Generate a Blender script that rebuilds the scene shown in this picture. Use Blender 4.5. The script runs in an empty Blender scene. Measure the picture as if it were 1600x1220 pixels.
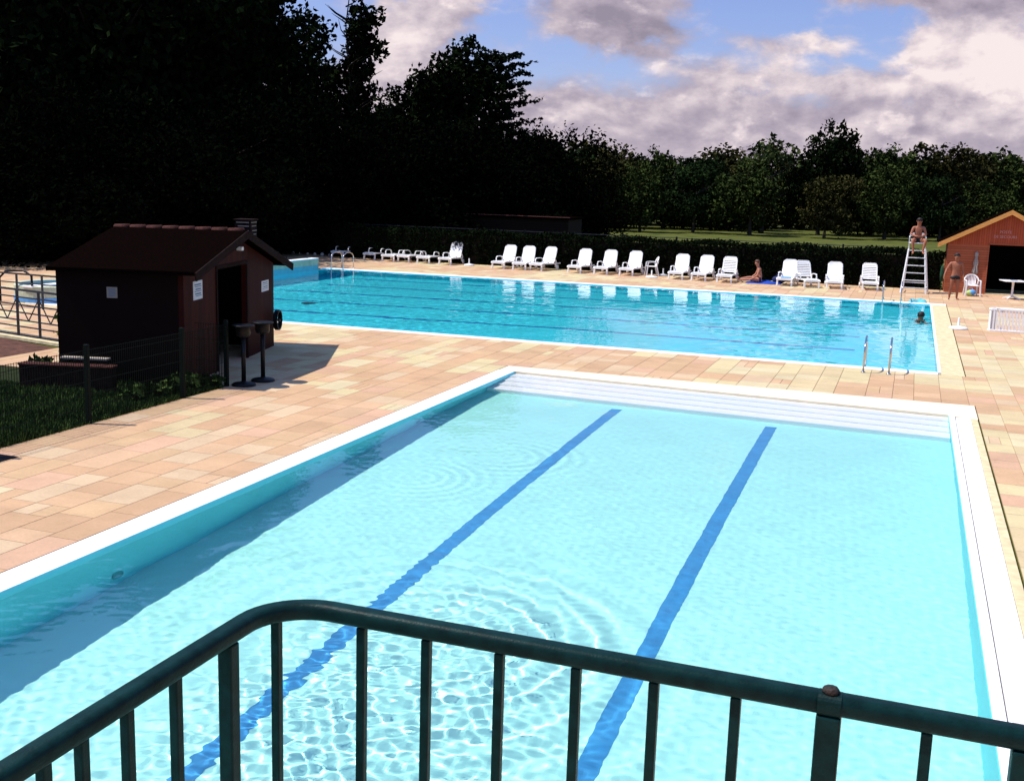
import bpy, math, random
import numpy as np
from mathutils import Vector, Matrix

sc = bpy.context.scene
COL = sc.collection
R = math.radians
random.seed(7)
CAMX, CAMY, CAMZ = 24.2244, -26.6056, 3.8204
PITCH, ROLL, YAW = .1803, .0305, -.3373
SUN = Vector((-.95, -.30, 1.73)).normalized()     # towards the sun


# ------------------------------------------------------------------ materials
def mat(name, col, rough=.6, metal=0.0, spec=.3, var=0.0, scale=8.0, bump=0.0, bscale=40.0, col2=None, stretch=None):
    m = bpy.data.materials.new(name); m.use_nodes = True
    nt = m.node_tree; b = nt.nodes['Principled BSDF']
    b.inputs['Roughness'].default_value = rough
    b.inputs['Metallic'].default_value = metal
    b.inputs['Specular IOR Level'].default_value = spec
    b.inputs['Base Color'].default_value = (*col, 1)
    if var or col2 or bump:
        tc = nt.nodes.new('ShaderNodeTexCoord'); src = tc.outputs['Object']
        if stretch:
            mp = nt.nodes.new('ShaderNodeMapping'); mp.inputs['Scale'].default_value = stretch
            nt.links.new(src, mp.inputs[0]); src = mp.outputs[0]
    if var or col2:
        n = nt.nodes.new('ShaderNodeTexNoise'); n.inputs['Scale'].default_value = scale; n.inputs['Detail'].default_value = 6
        nt.links.new(src, n.inputs['Vector'])
        r = nt.nodes.new('ShaderNodeValToRGB')
        c2 = col2 if col2 else tuple(c * (1 - var) for c in col)
        c1 = col if col2 else tuple(min(1, c * (1 + var)) for c in col)
        r.color_ramp.elements[0].position = .35; r.color_ramp.elements[1].position = .65
        r.color_ramp.elements[0].color = (*c2, 1); r.color_ramp.elements[1].color = (*c1, 1)
        nt.links.new(n.outputs['Fac'], r.inputs[0]); nt.links.new(r.outputs[0], b.inputs['Base Color'])
    if bump:
        n2 = nt.nodes.new('ShaderNodeTexNoise'); n2.inputs['Scale'].default_value = bscale; n2.inputs['Detail'].default_value = 5
        nt.links.new(src, n2.inputs['Vector'])
        bp = nt.nodes.new('ShaderNodeBump'); bp.inputs['Strength'].default_value = bump; bp.inputs['Distance'].default_value = .02
        nt.links.new(n2.outputs['Fac'], bp.inputs['Height']); nt.links.new(bp.outputs[0], b.inputs['Normal'])
    return m


def boards(name, ca, cb, cj, width, axis, rough=.65):
    """boards: stripes across `axis` (0,1,2 in object space) with a tone per board and a dark joint"""
    m = bpy.data.materials.new(name); m.use_nodes = True
    nt = m.node_tree; b = nt.nodes['Principled BSDF']; b.inputs['Roughness'].default_value = rough
    b.inputs['Specular IOR Level'].default_value = .04
    L = nt.links.new
    tc = nt.nodes.new('ShaderNodeTexCoord'); sp = nt.nodes.new('ShaderNodeSeparateXYZ'); L(tc.outputs['Object'], sp.inputs[0])
    dv = nt.nodes.new('ShaderNodeMath'); dv.operation = 'DIVIDE'; L(sp.outputs[axis], dv.inputs[0]); dv.inputs[1].default_value = width
    fl = nt.nodes.new('ShaderNodeMath'); fl.operation = 'FLOOR'; L(dv.outputs[0], fl.inputs[0])
    fr = nt.nodes.new('ShaderNodeMath'); fr.operation = 'FRACT'; L(dv.outputs[0], fr.inputs[0])
    wn = nt.nodes.new('ShaderNodeTexWhiteNoise'); wn.noise_dimensions = '1D'; L(fl.outputs[0], wn.inputs['W'])
    nz = nt.nodes.new('ShaderNodeTexNoise'); nz.inputs['Scale'].default_value = 9; nz.inputs['Detail'].default_value = 5
    L(tc.outputs['Object'], nz.inputs['Vector'])
    av = nt.nodes.new('ShaderNodeMath'); av.operation = 'ADD'; L(wn.outputs['Value'], av.inputs[0]); L(nz.outputs['Fac'], av.inputs[1])
    hv = nt.nodes.new('ShaderNodeMath'); hv.operation = 'MULTIPLY'; L(av.outputs[0], hv.inputs[0]); hv.inputs[1].default_value = .5
    mx = nt.nodes.new('ShaderNodeMix'); mx.data_type = 'RGBA'; L(hv.outputs[0], mx.inputs[0])
    mx.inputs[6].default_value = (*ca, 1); mx.inputs[7].default_value = (*cb, 1)
    lt = nt.nodes.new('ShaderNodeMath'); lt.operation = 'LESS_THAN'; L(fr.outputs[0], lt.inputs[0]); lt.inputs[1].default_value = .1
    m2 = nt.nodes.new('ShaderNodeMix'); m2.data_type = 'RGBA'; L(lt.outputs[0], m2.inputs[0]); L(mx.outputs[2], m2.inputs[6])
    m2.inputs[7].default_value = (*cj, 1); L(m2.outputs[2], b.inputs['Base Color'])
    return m


def foliage(name, c1, c2, scale=.6):
    m = bpy.data.materials.new(name); m.use_nodes = True
    nt = m.node_tree; b = nt.nodes['Principled BSDF']; L = nt.links.new
    b.inputs['Roughness'].default_value = .9; b.inputs['Specular IOR Level'].default_value = 0
    g = nt.nodes.new('ShaderNodeNewGeometry'); n = nt.nodes.new('ShaderNodeTexNoise'); n.inputs['Scale'].default_value = scale
    n.inputs['Detail'].default_value = 4; L(g.outputs['Position'], n.inputs['Vector'])
    w = nt.nodes.new('ShaderNodeMath'); w.operation = 'MULTIPLY_ADD'; L(g.outputs['Random Per Island'], w.inputs[0])
    w.inputs[1].default_value = .5; w.inputs[2].default_value = -.25
    a = nt.nodes.new('ShaderNodeMath'); a.operation = 'ADD'; L(n.outputs['Fac'], a.inputs[0]); L(w.outputs[0], a.inputs[1])
    r = nt.nodes.new('ShaderNodeValToRGB'); r.color_ramp.elements[0].position = .3; r.color_ramp.elements[1].position = .72
    r.color_ramp.elements[0].color = (*c1, 1); r.color_ramp.elements[1].color = (*c2, 1)
    L(a.outputs[0], r.inputs[0]); L(r.outputs[0], b.inputs['Base Color'])
    return m


M = dict(
    white=mat('white_plastic', (.80, .78, .76), .35, var=.05, scale=5),
    cream=mat('cream_stone', (.56, .46, .27), .8, var=.14, scale=6, bump=.2, bscale=120),
    creamband=mat('cream_edge_stone', (.70, .60, .44), .8, var=.06, scale=5, bump=.2, bscale=120),
    coping=mat('white_coping', (.82, .80, .79), .5, var=.04, scale=3),
    steps=mat('white_steps', (.93, .94, .93), .5),
    nearfloor=mat('pale_blue_liner', (.37, .82, .745), .6, var=.03, scale=1.2),
    farfloor=mat('blue_liner', (.05, .72, .86), .6, var=.05, scale=.8),
    lane=mat('blue_lane_paint', (.025, .25, .52), .6, var=.08, scale=3),
    lane2=mat('far_blue_lane_paint', (.02, .16, .42), .6),
    basewall=mat('beige_tile', (.46, .48, .34), .6, var=.12, scale=4),
    cyan=mat('cyan_tile', (.12, .42, .50), .5, var=.08, scale=4),
    steel=mat('stainless_steel', (.55, .55, .56), .18, metal=1),
    black=mat('black_metal', (.006, .006, .007), .4, spec=.16),
    fence=mat('dark_green_wire', (.004, .007, .005), .6, spec=.06),
    rail=mat('green_rail_paint', (.003, .019, .018), .42, spec=.10, var=.3, scale=35, bump=.12, bscale=300),
    rust=mat('rusty_bolt', (.010, .014, .012), .7, col2=(.032, .016, .011), scale=70, bump=.5, bscale=80),
    greyrail=mat('grey_railing_paint', (.03, .03, .034), .5),
    dirt=mat('brown_earth', (.125, .058, .042), .95, spec=.05, col2=(.065, .034, .026), scale=5, bump=.9, bscale=22),
    soil=mat('dark_soil_under_grass', (.022, .030, .010), .95, spec=.05, col2=(.012, .016, .006), scale=4),
    lawn=mat('sunlit_lawn', (.095, .098, .022), .95, spec=.05, col2=(.045, .058, .013), scale=.6),
    blade=foliage('grass_blade', (.012, .024, .007), (.06, .095, .024), 3),
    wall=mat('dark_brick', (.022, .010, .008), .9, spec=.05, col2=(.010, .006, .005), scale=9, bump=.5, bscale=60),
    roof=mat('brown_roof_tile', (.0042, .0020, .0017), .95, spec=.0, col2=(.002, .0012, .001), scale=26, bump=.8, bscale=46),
    ridge=mat('ridge_tile', (.05, .017, .014), .9, spec=.08, var=.35, scale=18),
    dark=mat('dark_interior', (.004, .004, .005), .9, spec=.05),  # near-black paint stands in for the shade inside the doorways
    paper=mat('paper_notice', (.62, .66, .66), .8),
    ink=mat('blue_ink', (.10, .17, .26), .8),
    mortar=mat('pale_mortar', (.30, .25, .20), .9),
    skin=mat('tanned_skin', (.30, .105, .055), .55, spec=.3, var=.08, scale=12),
    skin2=mat('fair_tanned_skin', (.42, .18, .11), .55, spec=.3, var=.08, scale=12),
    hair=mat('dark_hair', (.012, .008, .006), .6),
    hairb=mat('brown_hair', (.09, .035, .02), .6),
    shorts=mat('black_swimwear', (.010, .011, .014), .7),
    navy=mat('navy_cloth', (.012, .02, .075), .85, var=.3, scale=9),
    bluetowel=mat('blue_towel', (.02, .06, .33), .95, spec=.05, var=.25, scale=14),
    teal=mat('teal_towel', (.12, .42, .46), .95, spec=.05, var=.2, scale=18),
    grey=mat('light_grey_towel', (.34, .30, .27), .95, spec=.05, var=.15, scale=20),
    green=mat('green_cloth', (.008, .05, .022), .9, var=.2, scale=15),
    lime=mat('lime_plastic', (.42, .55, .16), .5),
    sky=mat('blue_plastic', (.10, .30, .60), .5),
    fascia=mat('orange_wood', (.60, .27, .065), .6, var=.12, scale=6, stretch=(1, 1, 6)),
    bark=mat('dark_bark', (.018, .013, .010), .95, spec=.05, var=.3, scale=7),
    bark2=mat('grey_bark', (.040, .034, .026), .95, spec=.05, var=.3, scale=7),
    leafS=foliage('shade_toned_leaf', (.0013, .0020, .0012), (.0022, .0035, .0016), .5),  # darker copy of the tree leaf, deep shade put into the colour
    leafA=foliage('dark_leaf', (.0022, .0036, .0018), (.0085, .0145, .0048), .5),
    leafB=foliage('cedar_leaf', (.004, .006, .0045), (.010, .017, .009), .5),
    leafC=foliage('orchard_leaf', (.006, .010, .0035), (.042, .058, .015), .55),
    leafC2=foliage('brownish_orchard_leaf', (.007, .0075, .003), (.046, .043, .014), .55),
    leafC3=foliage('deep_orchard_leaf', (.0035, .0065, .003), (.018, .032, .010), .5),
    leafD=foliage('pale_leaf', (.02, .028, .009), (.07, .09, .030), .55),
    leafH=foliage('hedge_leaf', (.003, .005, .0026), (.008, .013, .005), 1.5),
    leafY=foliage('young_leaf', (.04, .06, .012), (.13, .17, .04), 2),
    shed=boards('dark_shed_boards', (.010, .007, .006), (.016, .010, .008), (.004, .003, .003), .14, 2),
    redline=mat('sunlit_edge_paint', (.16, .05, .04), .7),  # sunlit look of the shed roof edge put into its colour
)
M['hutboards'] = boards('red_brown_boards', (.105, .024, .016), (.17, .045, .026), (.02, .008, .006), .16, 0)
M['hutfront'] = boards('shade_toned_front_boards', (.006, .003, .0025), (.010, .0045, .0035), (.008, .004, .003), .16, 2)  # eave shade put into the colour: front far darker than the gable
M['siding'] = boards('orange_red_siding', (.30, .078, .038), (.42, .125, .060), (.11, .028, .014), .10, 2)
M['vertboards'] = boards('red_vertical_boards', (.30, .058, .028), (.45, .10, .044), (.09, .024, .014), .09, 0)


# ------------------------------------------------------------------ mesh kit
class MB:
    def __init__(s): s.v = []; s.f = []
    def add(s, vs, fs):
        o = len(s.v); s.v += [tuple(v) for v in vs]; s.f += [tuple(i + o for i in f) for f in fs]; return s
    def box(s, x0, x1, y0, y1, z0, z1):
        vs = [(x, y, z) for z in (z0, z1) for x, y in ((x0, y0), (x1, y0), (x1, y1), (x0, y1))]
        return s.add(vs, [(3, 2, 1, 0), (4, 5, 6, 7), (0, 1, 5, 4), (1, 2, 6, 5), (2, 3, 7, 6), (3, 0, 4, 7)])
    def prism(s, poly, z0, z1):
        n = len(poly); vs = [(x, y, z0) for x, y in poly] + [(x, y, z1) for x, y in poly]
        return s.add(vs, [tuple(range(n - 1, -1, -1)), tuple(range(n, 2 * n))] + [(i, (i + 1) % n, n + (i + 1) % n, n + i) for i in range(n)])
    def bar(s, p, q, w, h=None, up=(0, 0, 1)):
        h = h or w; p = Vector(p); q = Vector(q); d = (q - p).normalized(); u = Vector(up)
        if abs(d.dot(u)) > .98: u = Vector((0, 1, 0))
        a = d.cross(u).normalized(); b = a.cross(d)
        vs = []
        for c in (p, q):
            for i, j in ((-1, -1), (1, -1), (1, 1), (-1, 1)): vs.append(c + a * (w / 2 * i) + b * (h / 2 * j))
        return s.add(vs, [(3, 2, 1, 0), (4, 5, 6, 7), (0, 1, 5, 4), (1, 2, 6, 5), (2, 3, 7, 6), (3, 0, 4, 7)])
    def sweep(s, path, prof, closed=True):
        """prof: list of (side, up) offsets"""
        P = [Vector(p) for p in path]; n = len(P); k = len(prof); vs = []
        for i in range(n):
            d = (P[min(i + 1, n - 1)] - P[max(i - 1, 0)]).normalized()
            u = Vector((0, 0, 1))
            if abs(d.z) > .97: u = Vector((0, 1, 0))
            a = d.cross(u).normalized(); b = a.cross(d)
            for x, y in prof: vs.append(P[i] + a * x + b * y)
        fs = [(i * k + j, i * k + (j + 1) % k, (i + 1) * k + (j + 1) % k, (i + 1) * k + j) for i in range(n - 1) for j in range(k)]
        fs += [tuple(range(k - 1, -1, -1)), tuple(range((n - 1) * k, n * k))]
        return s.add(vs, fs)
    def tube(s, path, r, n=8):
        P = [Vector(p) for p in path]; m = len(P); vs = []
        rs = r if isinstance(r, (list, tuple)) else [r] * m
        a = None
        for i in range(m):
            d = (P[min(i + 1, m - 1)] - P[max(i - 1, 0)]).normalized()
            if a is None:
                u = Vector((0, 0, 1)) if abs(d.z) < .9 else Vector((1, 0, 0))
                a = d.cross(u).normalized()
            a = (a - d * a.dot(d)).normalized(); b = d.cross(a)
            for j in range(n):
                t = 2 * math.pi * j / n; vs.append(P[i] + a * (rs[i] * math.cos(t)) + b * (rs[i] * math.sin(t)))
        fs = [(i * n + j, i * n + (j + 1) % n, (i + 1) * n + (j + 1) % n, (i + 1) * n + j) for i in range(m - 1) for j in range(n)]
        fs += [tuple(range(n - 1, -1, -1)), tuple(range((m - 1) * n, m * n))]
        return s.add(vs, fs)
    def lathe(s, prof, c=(0, 0, 0), n=20):
        vs = []
        for r, z in prof:
            for j in range(n):
                t = 2 * math.pi * j / n; vs.append((c[0] + r * math.cos(t), c[1] + r * math.sin(t), c[2] + z))
        m = len(prof)
        fs = [(i * n + j, i * n + (j + 1) % n, (i + 1) * n + (j + 1) % n, (i + 1) * n + j) for i in range(m - 1) for j in range(n)]
        fs += [tuple(range(n - 1, -1, -1)), tuple(range((m - 1) * n, m * n))]
        return s.add(vs, fs)
    def ball(s, c, rx, ry=None, rz=None, n=12, m=8):
        ry = ry or rx; rz = rz or rx
        vs = [(c[0], c[1], c[2] - rz)]; 
        for i in range(1, m):
            t = math.pi * i / m - math.pi / 2
            for j in range(n):
                p = 2 * math.pi * j / n; vs.append((c[0] + rx * math.cos(t) * math.cos(p), c[1] + ry * math.cos(t) * math.sin(p), c[2] + rz * math.sin(t)))
        vs.append((c[0], c[1], c[2] + rz)); T = len(vs) - 1
        fs = [(0, 1 + (j + 1) % n, 1 + j) for j in range(n)]
        fs += [(1 + i * n + j, 1 + i * n + (j + 1) % n, 1 + (i + 1) * n + (j + 1) % n, 1 + (i + 1) * n + j) for i in range(m - 2) for j in range(n)]
        fs += [(1 + (m - 2) * n + j, 1 + (m - 2) * n + (j + 1) % n, T) for j in range(n)]
        return s.add(vs, fs)
    def build(s, name, m, parent=None, smooth=False, bevel=0, loc=None):
        me = bpy.data.meshes.new(name); me.from_pydata(s.v, [], s.f); me.materials.append(m); me.update()
        if smooth: me.polygons.foreach_set('use_smooth', [True] * len(me.polygons))
        o = bpy.data.objects.new(name, me); COL.objects.link(o)
        if parent: o.parent = parent
        if loc: o.location = loc
        if bevel:
            b = o.modifiers.new('Bevel', 'BEVEL'); b.width = bevel; b.segments = 2; b.limit_method = 'ANGLE'
        return o


def tag(o, label, cat, group=None, kind=None):
    o['label'] = label; o['category'] = cat
    if group: o['group'] = group
    if kind: o['kind'] = kind
    return o
def thing(name, label, cat, loc=(0, 0, 0), rz=0, group=None):
    o = bpy.data.objects.new(name, None); COL.objects.link(o); o.location = loc; o.rotation_euler.z = rz
    o.empty_display_size = .2
    return tag(o, label, cat, group)
def struct(o):
    o['kind'] = 'structure'; return o
def dup(root, loc, rz, label, group=None):
    c = root.copy(); COL.objects.link(c); c.location = loc; c.rotation_euler.z = rz; c['label'] = label
    if group: c['group'] = group
    for ch in list(root.children):
        d = ch.copy(); COL.objects.link(d); d.parent = c
        for g in list(ch.children):
            e = g.copy(); COL.objects.link(e); e.parent = d
    return c
def under(o):
    o.cycles.is_caustics_receiver = True; return o
def spot(px, d):
    """ground position d metres out along the view, at the photo column px"""
    k = (px - 800) / 1750 * d
    return CAMX + d * math.sin(YAW) + k * math.cos(YAW), CAMY + d * math.cos(YAW) - k * math.sin(YAW)


# ------------------------------------------------------------------ camera, light, sky
cam = bpy.data.cameras.new('camera'); co = bpy.data.objects.new('camera', cam); COL.objects.link(co); sc.camera = co
cam.sensor_width = 36; cam.lens = 1750.4 / 1600 * 36; cam.clip_end = 3000; cam.clip_start = .05
fwd = Vector((math.sin(YAW) * math.cos(PITCH), math.cos(YAW) * math.cos(PITCH), -math.sin(PITCH)))
rt = Vector((math.cos(YAW), -math.sin(YAW), 0)); up = rt.cross(fwd)
r2 = math.cos(ROLL) * rt + math.sin(ROLL) * up; u2 = -math.sin(ROLL) * rt + math.cos(ROLL) * up
mm = Matrix((r2, u2, -fwd)).transposed().to_4x4(); mm.translation = (CAMX, CAMY, CAMZ); co.matrix_world = mm

sl = bpy.data.lights.new('sun', 'SUN'); sl.energy = 5; sl.angle = R(.5); sl.color = (1, .95, .87)
so = bpy.data.objects.new('sun', sl); COL.objects.link(so); so.rotation_euler = (-SUN).to_track_quat('-Z', 'Y').to_euler()
sl.cycles.is_caustics_light = True


def build_world():
    w = bpy.data.worlds.new('World'); sc.world = w; w.use_nodes = True
    nt = w.node_tree; L = nt.links.new; N = nt.nodes.new
    nt.nodes.clear()
    out = N('ShaderNodeOutputWorld')
    sky = N('ShaderNodeTexSky'); sky.sky_type = 'NISHITA'; sky.sun_disc = False
    sky.sun_elevation = math.asin(SUN.z); sky.sun_rotation = math.atan2(SUN.x, SUN.y)
    sky.ozone_density = 3.0; sky.dust_density = .6; sky.air_density = 1.0
    b1 = N('ShaderNodeBackground'); b1.inputs[1].default_value = SKYSTR; tn = N('ShaderNodeMix'); tn.data_type = 'RGBA'; tn.blend_type = 'MULTIPLY'; tn.inputs[0].default_value = 1; L(sky.outputs[0], tn.inputs[6]); L_tint = tn; L(tn.outputs[2], b1.inputs[0])
    tc = N('ShaderNodeTexCoord')
    vr = N('ShaderNodeVectorRotate'); vr.rotation_type = 'Z_AXIS'; vr.inputs['Angle'].default_value = YAW
    L(tc.outputs['Generated'], vr.inputs['Vector'])
    sp = N('ShaderNodeSeparateXYZ'); L(vr.outputs[0], sp.inputs[0])
    def m(op, a, b=None, c=None):
        n = N('ShaderNodeMath'); n.operation = op
        for i, x in enumerate((a, b, c)):
            if x is None: continue
            if isinstance(x, (int, float)): n.inputs[i].default_value = x
            else: L(x, n.inputs[i])
        return n.outputs[0]
    den = m('MAXIMUM', m('ABSOLUTE', sp.outputs[1]), .25)
    u = m('DIVIDE', sp.outputs[0], den); v = m('DIVIDE', sp.outputs[2], den)
    cb = N('ShaderNodeCombineXYZ'); L(u, cb.inputs[0]); L(m('MULTIPLY', v, 1.7), cb.inputs[1])
    sgn = m('MULTIPLY', m('SIGN', sp.outputs[1]), 3.0); L(sgn, cb.inputs[2])
    def noise(vec, scale, det, rough, off=(0, 0, 0), dist=0.0):
        mp = N('ShaderNodeMapping'); mp.inputs['Location'].default_value = off; L(vec, mp.inputs[0])
        n = N('ShaderNodeTexNoise'); n.inputs['Scale'].default_value = scale; n.inputs['Detail'].default_value = det
        n.inputs['Roughness'].default_value = rough; n.inputs['Distortion'].default_value = dist; L(mp.outputs[0], n.inputs['Vector'])
        return n.outputs['Fac']
    V = cb.outputs[0]
    zr = N('ShaderNodeMix'); zr.data_type = 'RGBA'; zf = N('ShaderNodeMapRange'); zf.interpolation_type = 'SMOOTHSTEP'; L(sp.outputs[2], zf.inputs[0]); zf.inputs[1].default_value = .2; zf.inputs[2].default_value = .55
    L(zf.outputs[0], zr.inputs[0]); zr.inputs[6].default_value = (.60, .57, .77, 1); zr.inputs[7].default_value = (.80, 1.05, 1.35, 1); L(zr.outputs[2], L_tint.inputs[7])  # zenith above the view tinted bluer to add blue fill in shade
    n1 = noise(V, 13, 9, .58, (3.1, 1.7, 0), .15)
    n1b = noise(V, 13, 9, .58, (3.1 + .008, 1.7 - .016, 0), .15)
    n2 = noise(V, 30, 7, .6, (9, 4, 0))
    # warp for the blobs so that their outlines billow
    wu = m('MULTIPLY_ADD', m('SUBTRACT', noise(V, 22, 7, .6, (5, 1, 0)), .5), .060, u)
    wv = m('MULTIPLY_ADD', m('SUBTRACT', noise(V, 22, 7, .6, (1, 8, 0)), .5), .042, v)
    def blob(cx, cy, rx, ry, amp):
        a = m('POWER', m('DIVIDE', m('SUBTRACT', wu, cx), rx), 2.0) ; b = m('POWER', m('DIVIDE', m('SUBTRACT', wv, cy), ry), 2.0)
        # POWER of a negative base with an even exponent is fine
        return m('MULTIPLY', m('EXPONENT', m('MULTIPLY', m('ADD', a, b), -1.0)), amp)
    def sstep(x, lo, hi):
        n = N('ShaderNodeMapRange'); n.interpolation_type = 'SMOOTHSTEP'; L(x, n.inputs[0])
        n.inputs[1].default_value = lo; n.inputs[2].default_value = hi; return n.outputs[0]
    def total(xs):
        t = xs[0]
        for x in xs[1:]: t = m('ADD', t, x)
        return t
    front = m('GREATER_THAN', sp.outputs[1], 0.0)
    darkb = total([blob(.085, .148, .052, .030, 1.25), blob(.070, .137, .045, .012, .5), blob(.30, .175, .05, .012, .7),
                   blob(.42, .168, .09, .013, .9), blob(-.075, .150, .035, .03, .55)])
    whiteb = total([blob(.40, .122, .062, .030, 1.1), blob(.45, .105, .05, .028, .8), blob(.345, .112, .02, .024, .55),
                    blob(.245, .125, .05, .012, .7), blob(-.10, .12, .03, .03, .8), blob(-.07, .155, .04, .03, .5),
                    blob(.27, .098, .10, .012, .55), blob(.06, .168, .03, .012, .6)])
    low = sstep(v, .125, .045)                         # layered cloud thickens towards the horizon
    lowv = sstep(v, -.02, .03)
    cover = total([m('MULTIPLY', n1, .9), m('MULTIPLY', low, .50), m('MULTIPLY', front, m('ADD', m('MULTIPLY', darkb, .55), m('MULTIPLY', whiteb, .55)))])
    high = sstep(v, .45, .20)
    mask = m('MAXIMUM', m('MULTIPLY', sstep(cover, .50, .79), high), m('MULTIPLY', sstep(n1, .40, .56), m('MULTIPLY', m('SUBTRACT', 1.0, high), .22)))  # overhead clouds out of view, added for ambient fill
    # light on the clouds: relief from an offset copy of the same noise
    rel = m('SUBTRACT', n1, n1b)
    relief = m('MULTIPLY_ADD', rel, 1.8, .45)
    puff = m('MULTIPLY', sstep(noise(V, 24, 5, .55, (2.2, 6.5, 0)), .56, .70), .34)
    tone = total([relief, puff, m('MULTIPLY', m('SUBTRACT', n2, .5), .35), m('MULTIPLY', front, m('MULTIPLY', whiteb, .46)), m('MULTIPLY', front, m('MULTIPLY', darkb, -.27))])
    cr = N('ShaderNodeValToRGB'); e = cr.color_ramp.elements
    e[0].position = .05; e[0].color = (.28, .245, .315, 1); e[1].position = .95; e[1].color = (.84, .73, .73, 1)
    k = cr.color_ramp.elements.new(.42); k.color = (.44, .38, .45, 1)
    L(tone, cr.inputs[0])
    b2 = N('ShaderNodeBackground'); L(cr.outputs[0], b2.inputs[0]); b2.inputs[1].default_value = .92
    mx = N('ShaderNodeMixShader'); L(mask, mx.inputs[0]); L(b1.outputs[0], mx.inputs[1]); L(b2.outputs[0], mx.inputs[2])
    L(mx.outputs[0], out.inputs[0])
SKYSTR = .15
build_world()
sc.view_settings.view_transform = 'Standard'; sc.view_settings.look = 'None'; sc.view_settings.exposure = .31; sc.view_settings.gamma = 1
sc.render.engine = 'CYCLES'; sc.cycles.use_denoising = True
sc.cycles.max_bounces = 12; sc.cycles.diffuse_bounces = 8; sc.cycles.transmission_bounces = 8; sc.cycles.caustics_refractive = True; sc.cycles.caustics_reflective = False
sc.cycles.sample_clamp_indirect = 4


# ------------------------------------------------------------------ ground
HOLES = [(0, 25.0, 0, 17.3), (16.59, 25.1, -34, -4.7)]
def sheet(name, rect, z, m, holes=()):
    x0, x1, y0, y1 = rect
    xs = sorted({x0, x1} | {min(max(c, x0), x1) for h in holes for c in h[:2]})
    ys = sorted({y0, y1} | {min(max(c, y0), y1) for h in holes for c in h[2:]})
    mb = MB()
    for a, b in zip(xs, xs[1:]):
        for c, d in zip(ys, ys[1:]):
            mx_, my_ = (a + b) / 2, (c + d) / 2
            if any(h[0] < mx_ < h[1] and h[2] < my_ < h[3] for h in holes): continue
            mb.add([(a, c, z), (b, c, z), (b, d, z), (a, d, z)], [(0, 1, 2, 3)])
    return struct(mb.build(name, m))
sheet('lawn_ground', (-600, 600, -80, 1200), -.05, M['lawn'], HOLES)
# earth bank below the left terrace and earth under the fenced grass
mb = MB(); mb.add([(-8, -13, -.02), (9.7, -13, -.02), (9.7, -10.4, -.02), (6.75, -6.85, -.02), (3.6, -5.85, -.02), (-8, -5.3, -.02)], [(0, 1, 2, 3, 4, 5)])
struct(mb.build('earth_bank', M['dirt']))
sheet('soil', (2, 12.43, -34, -9.2), -.012, M['soil'])

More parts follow.
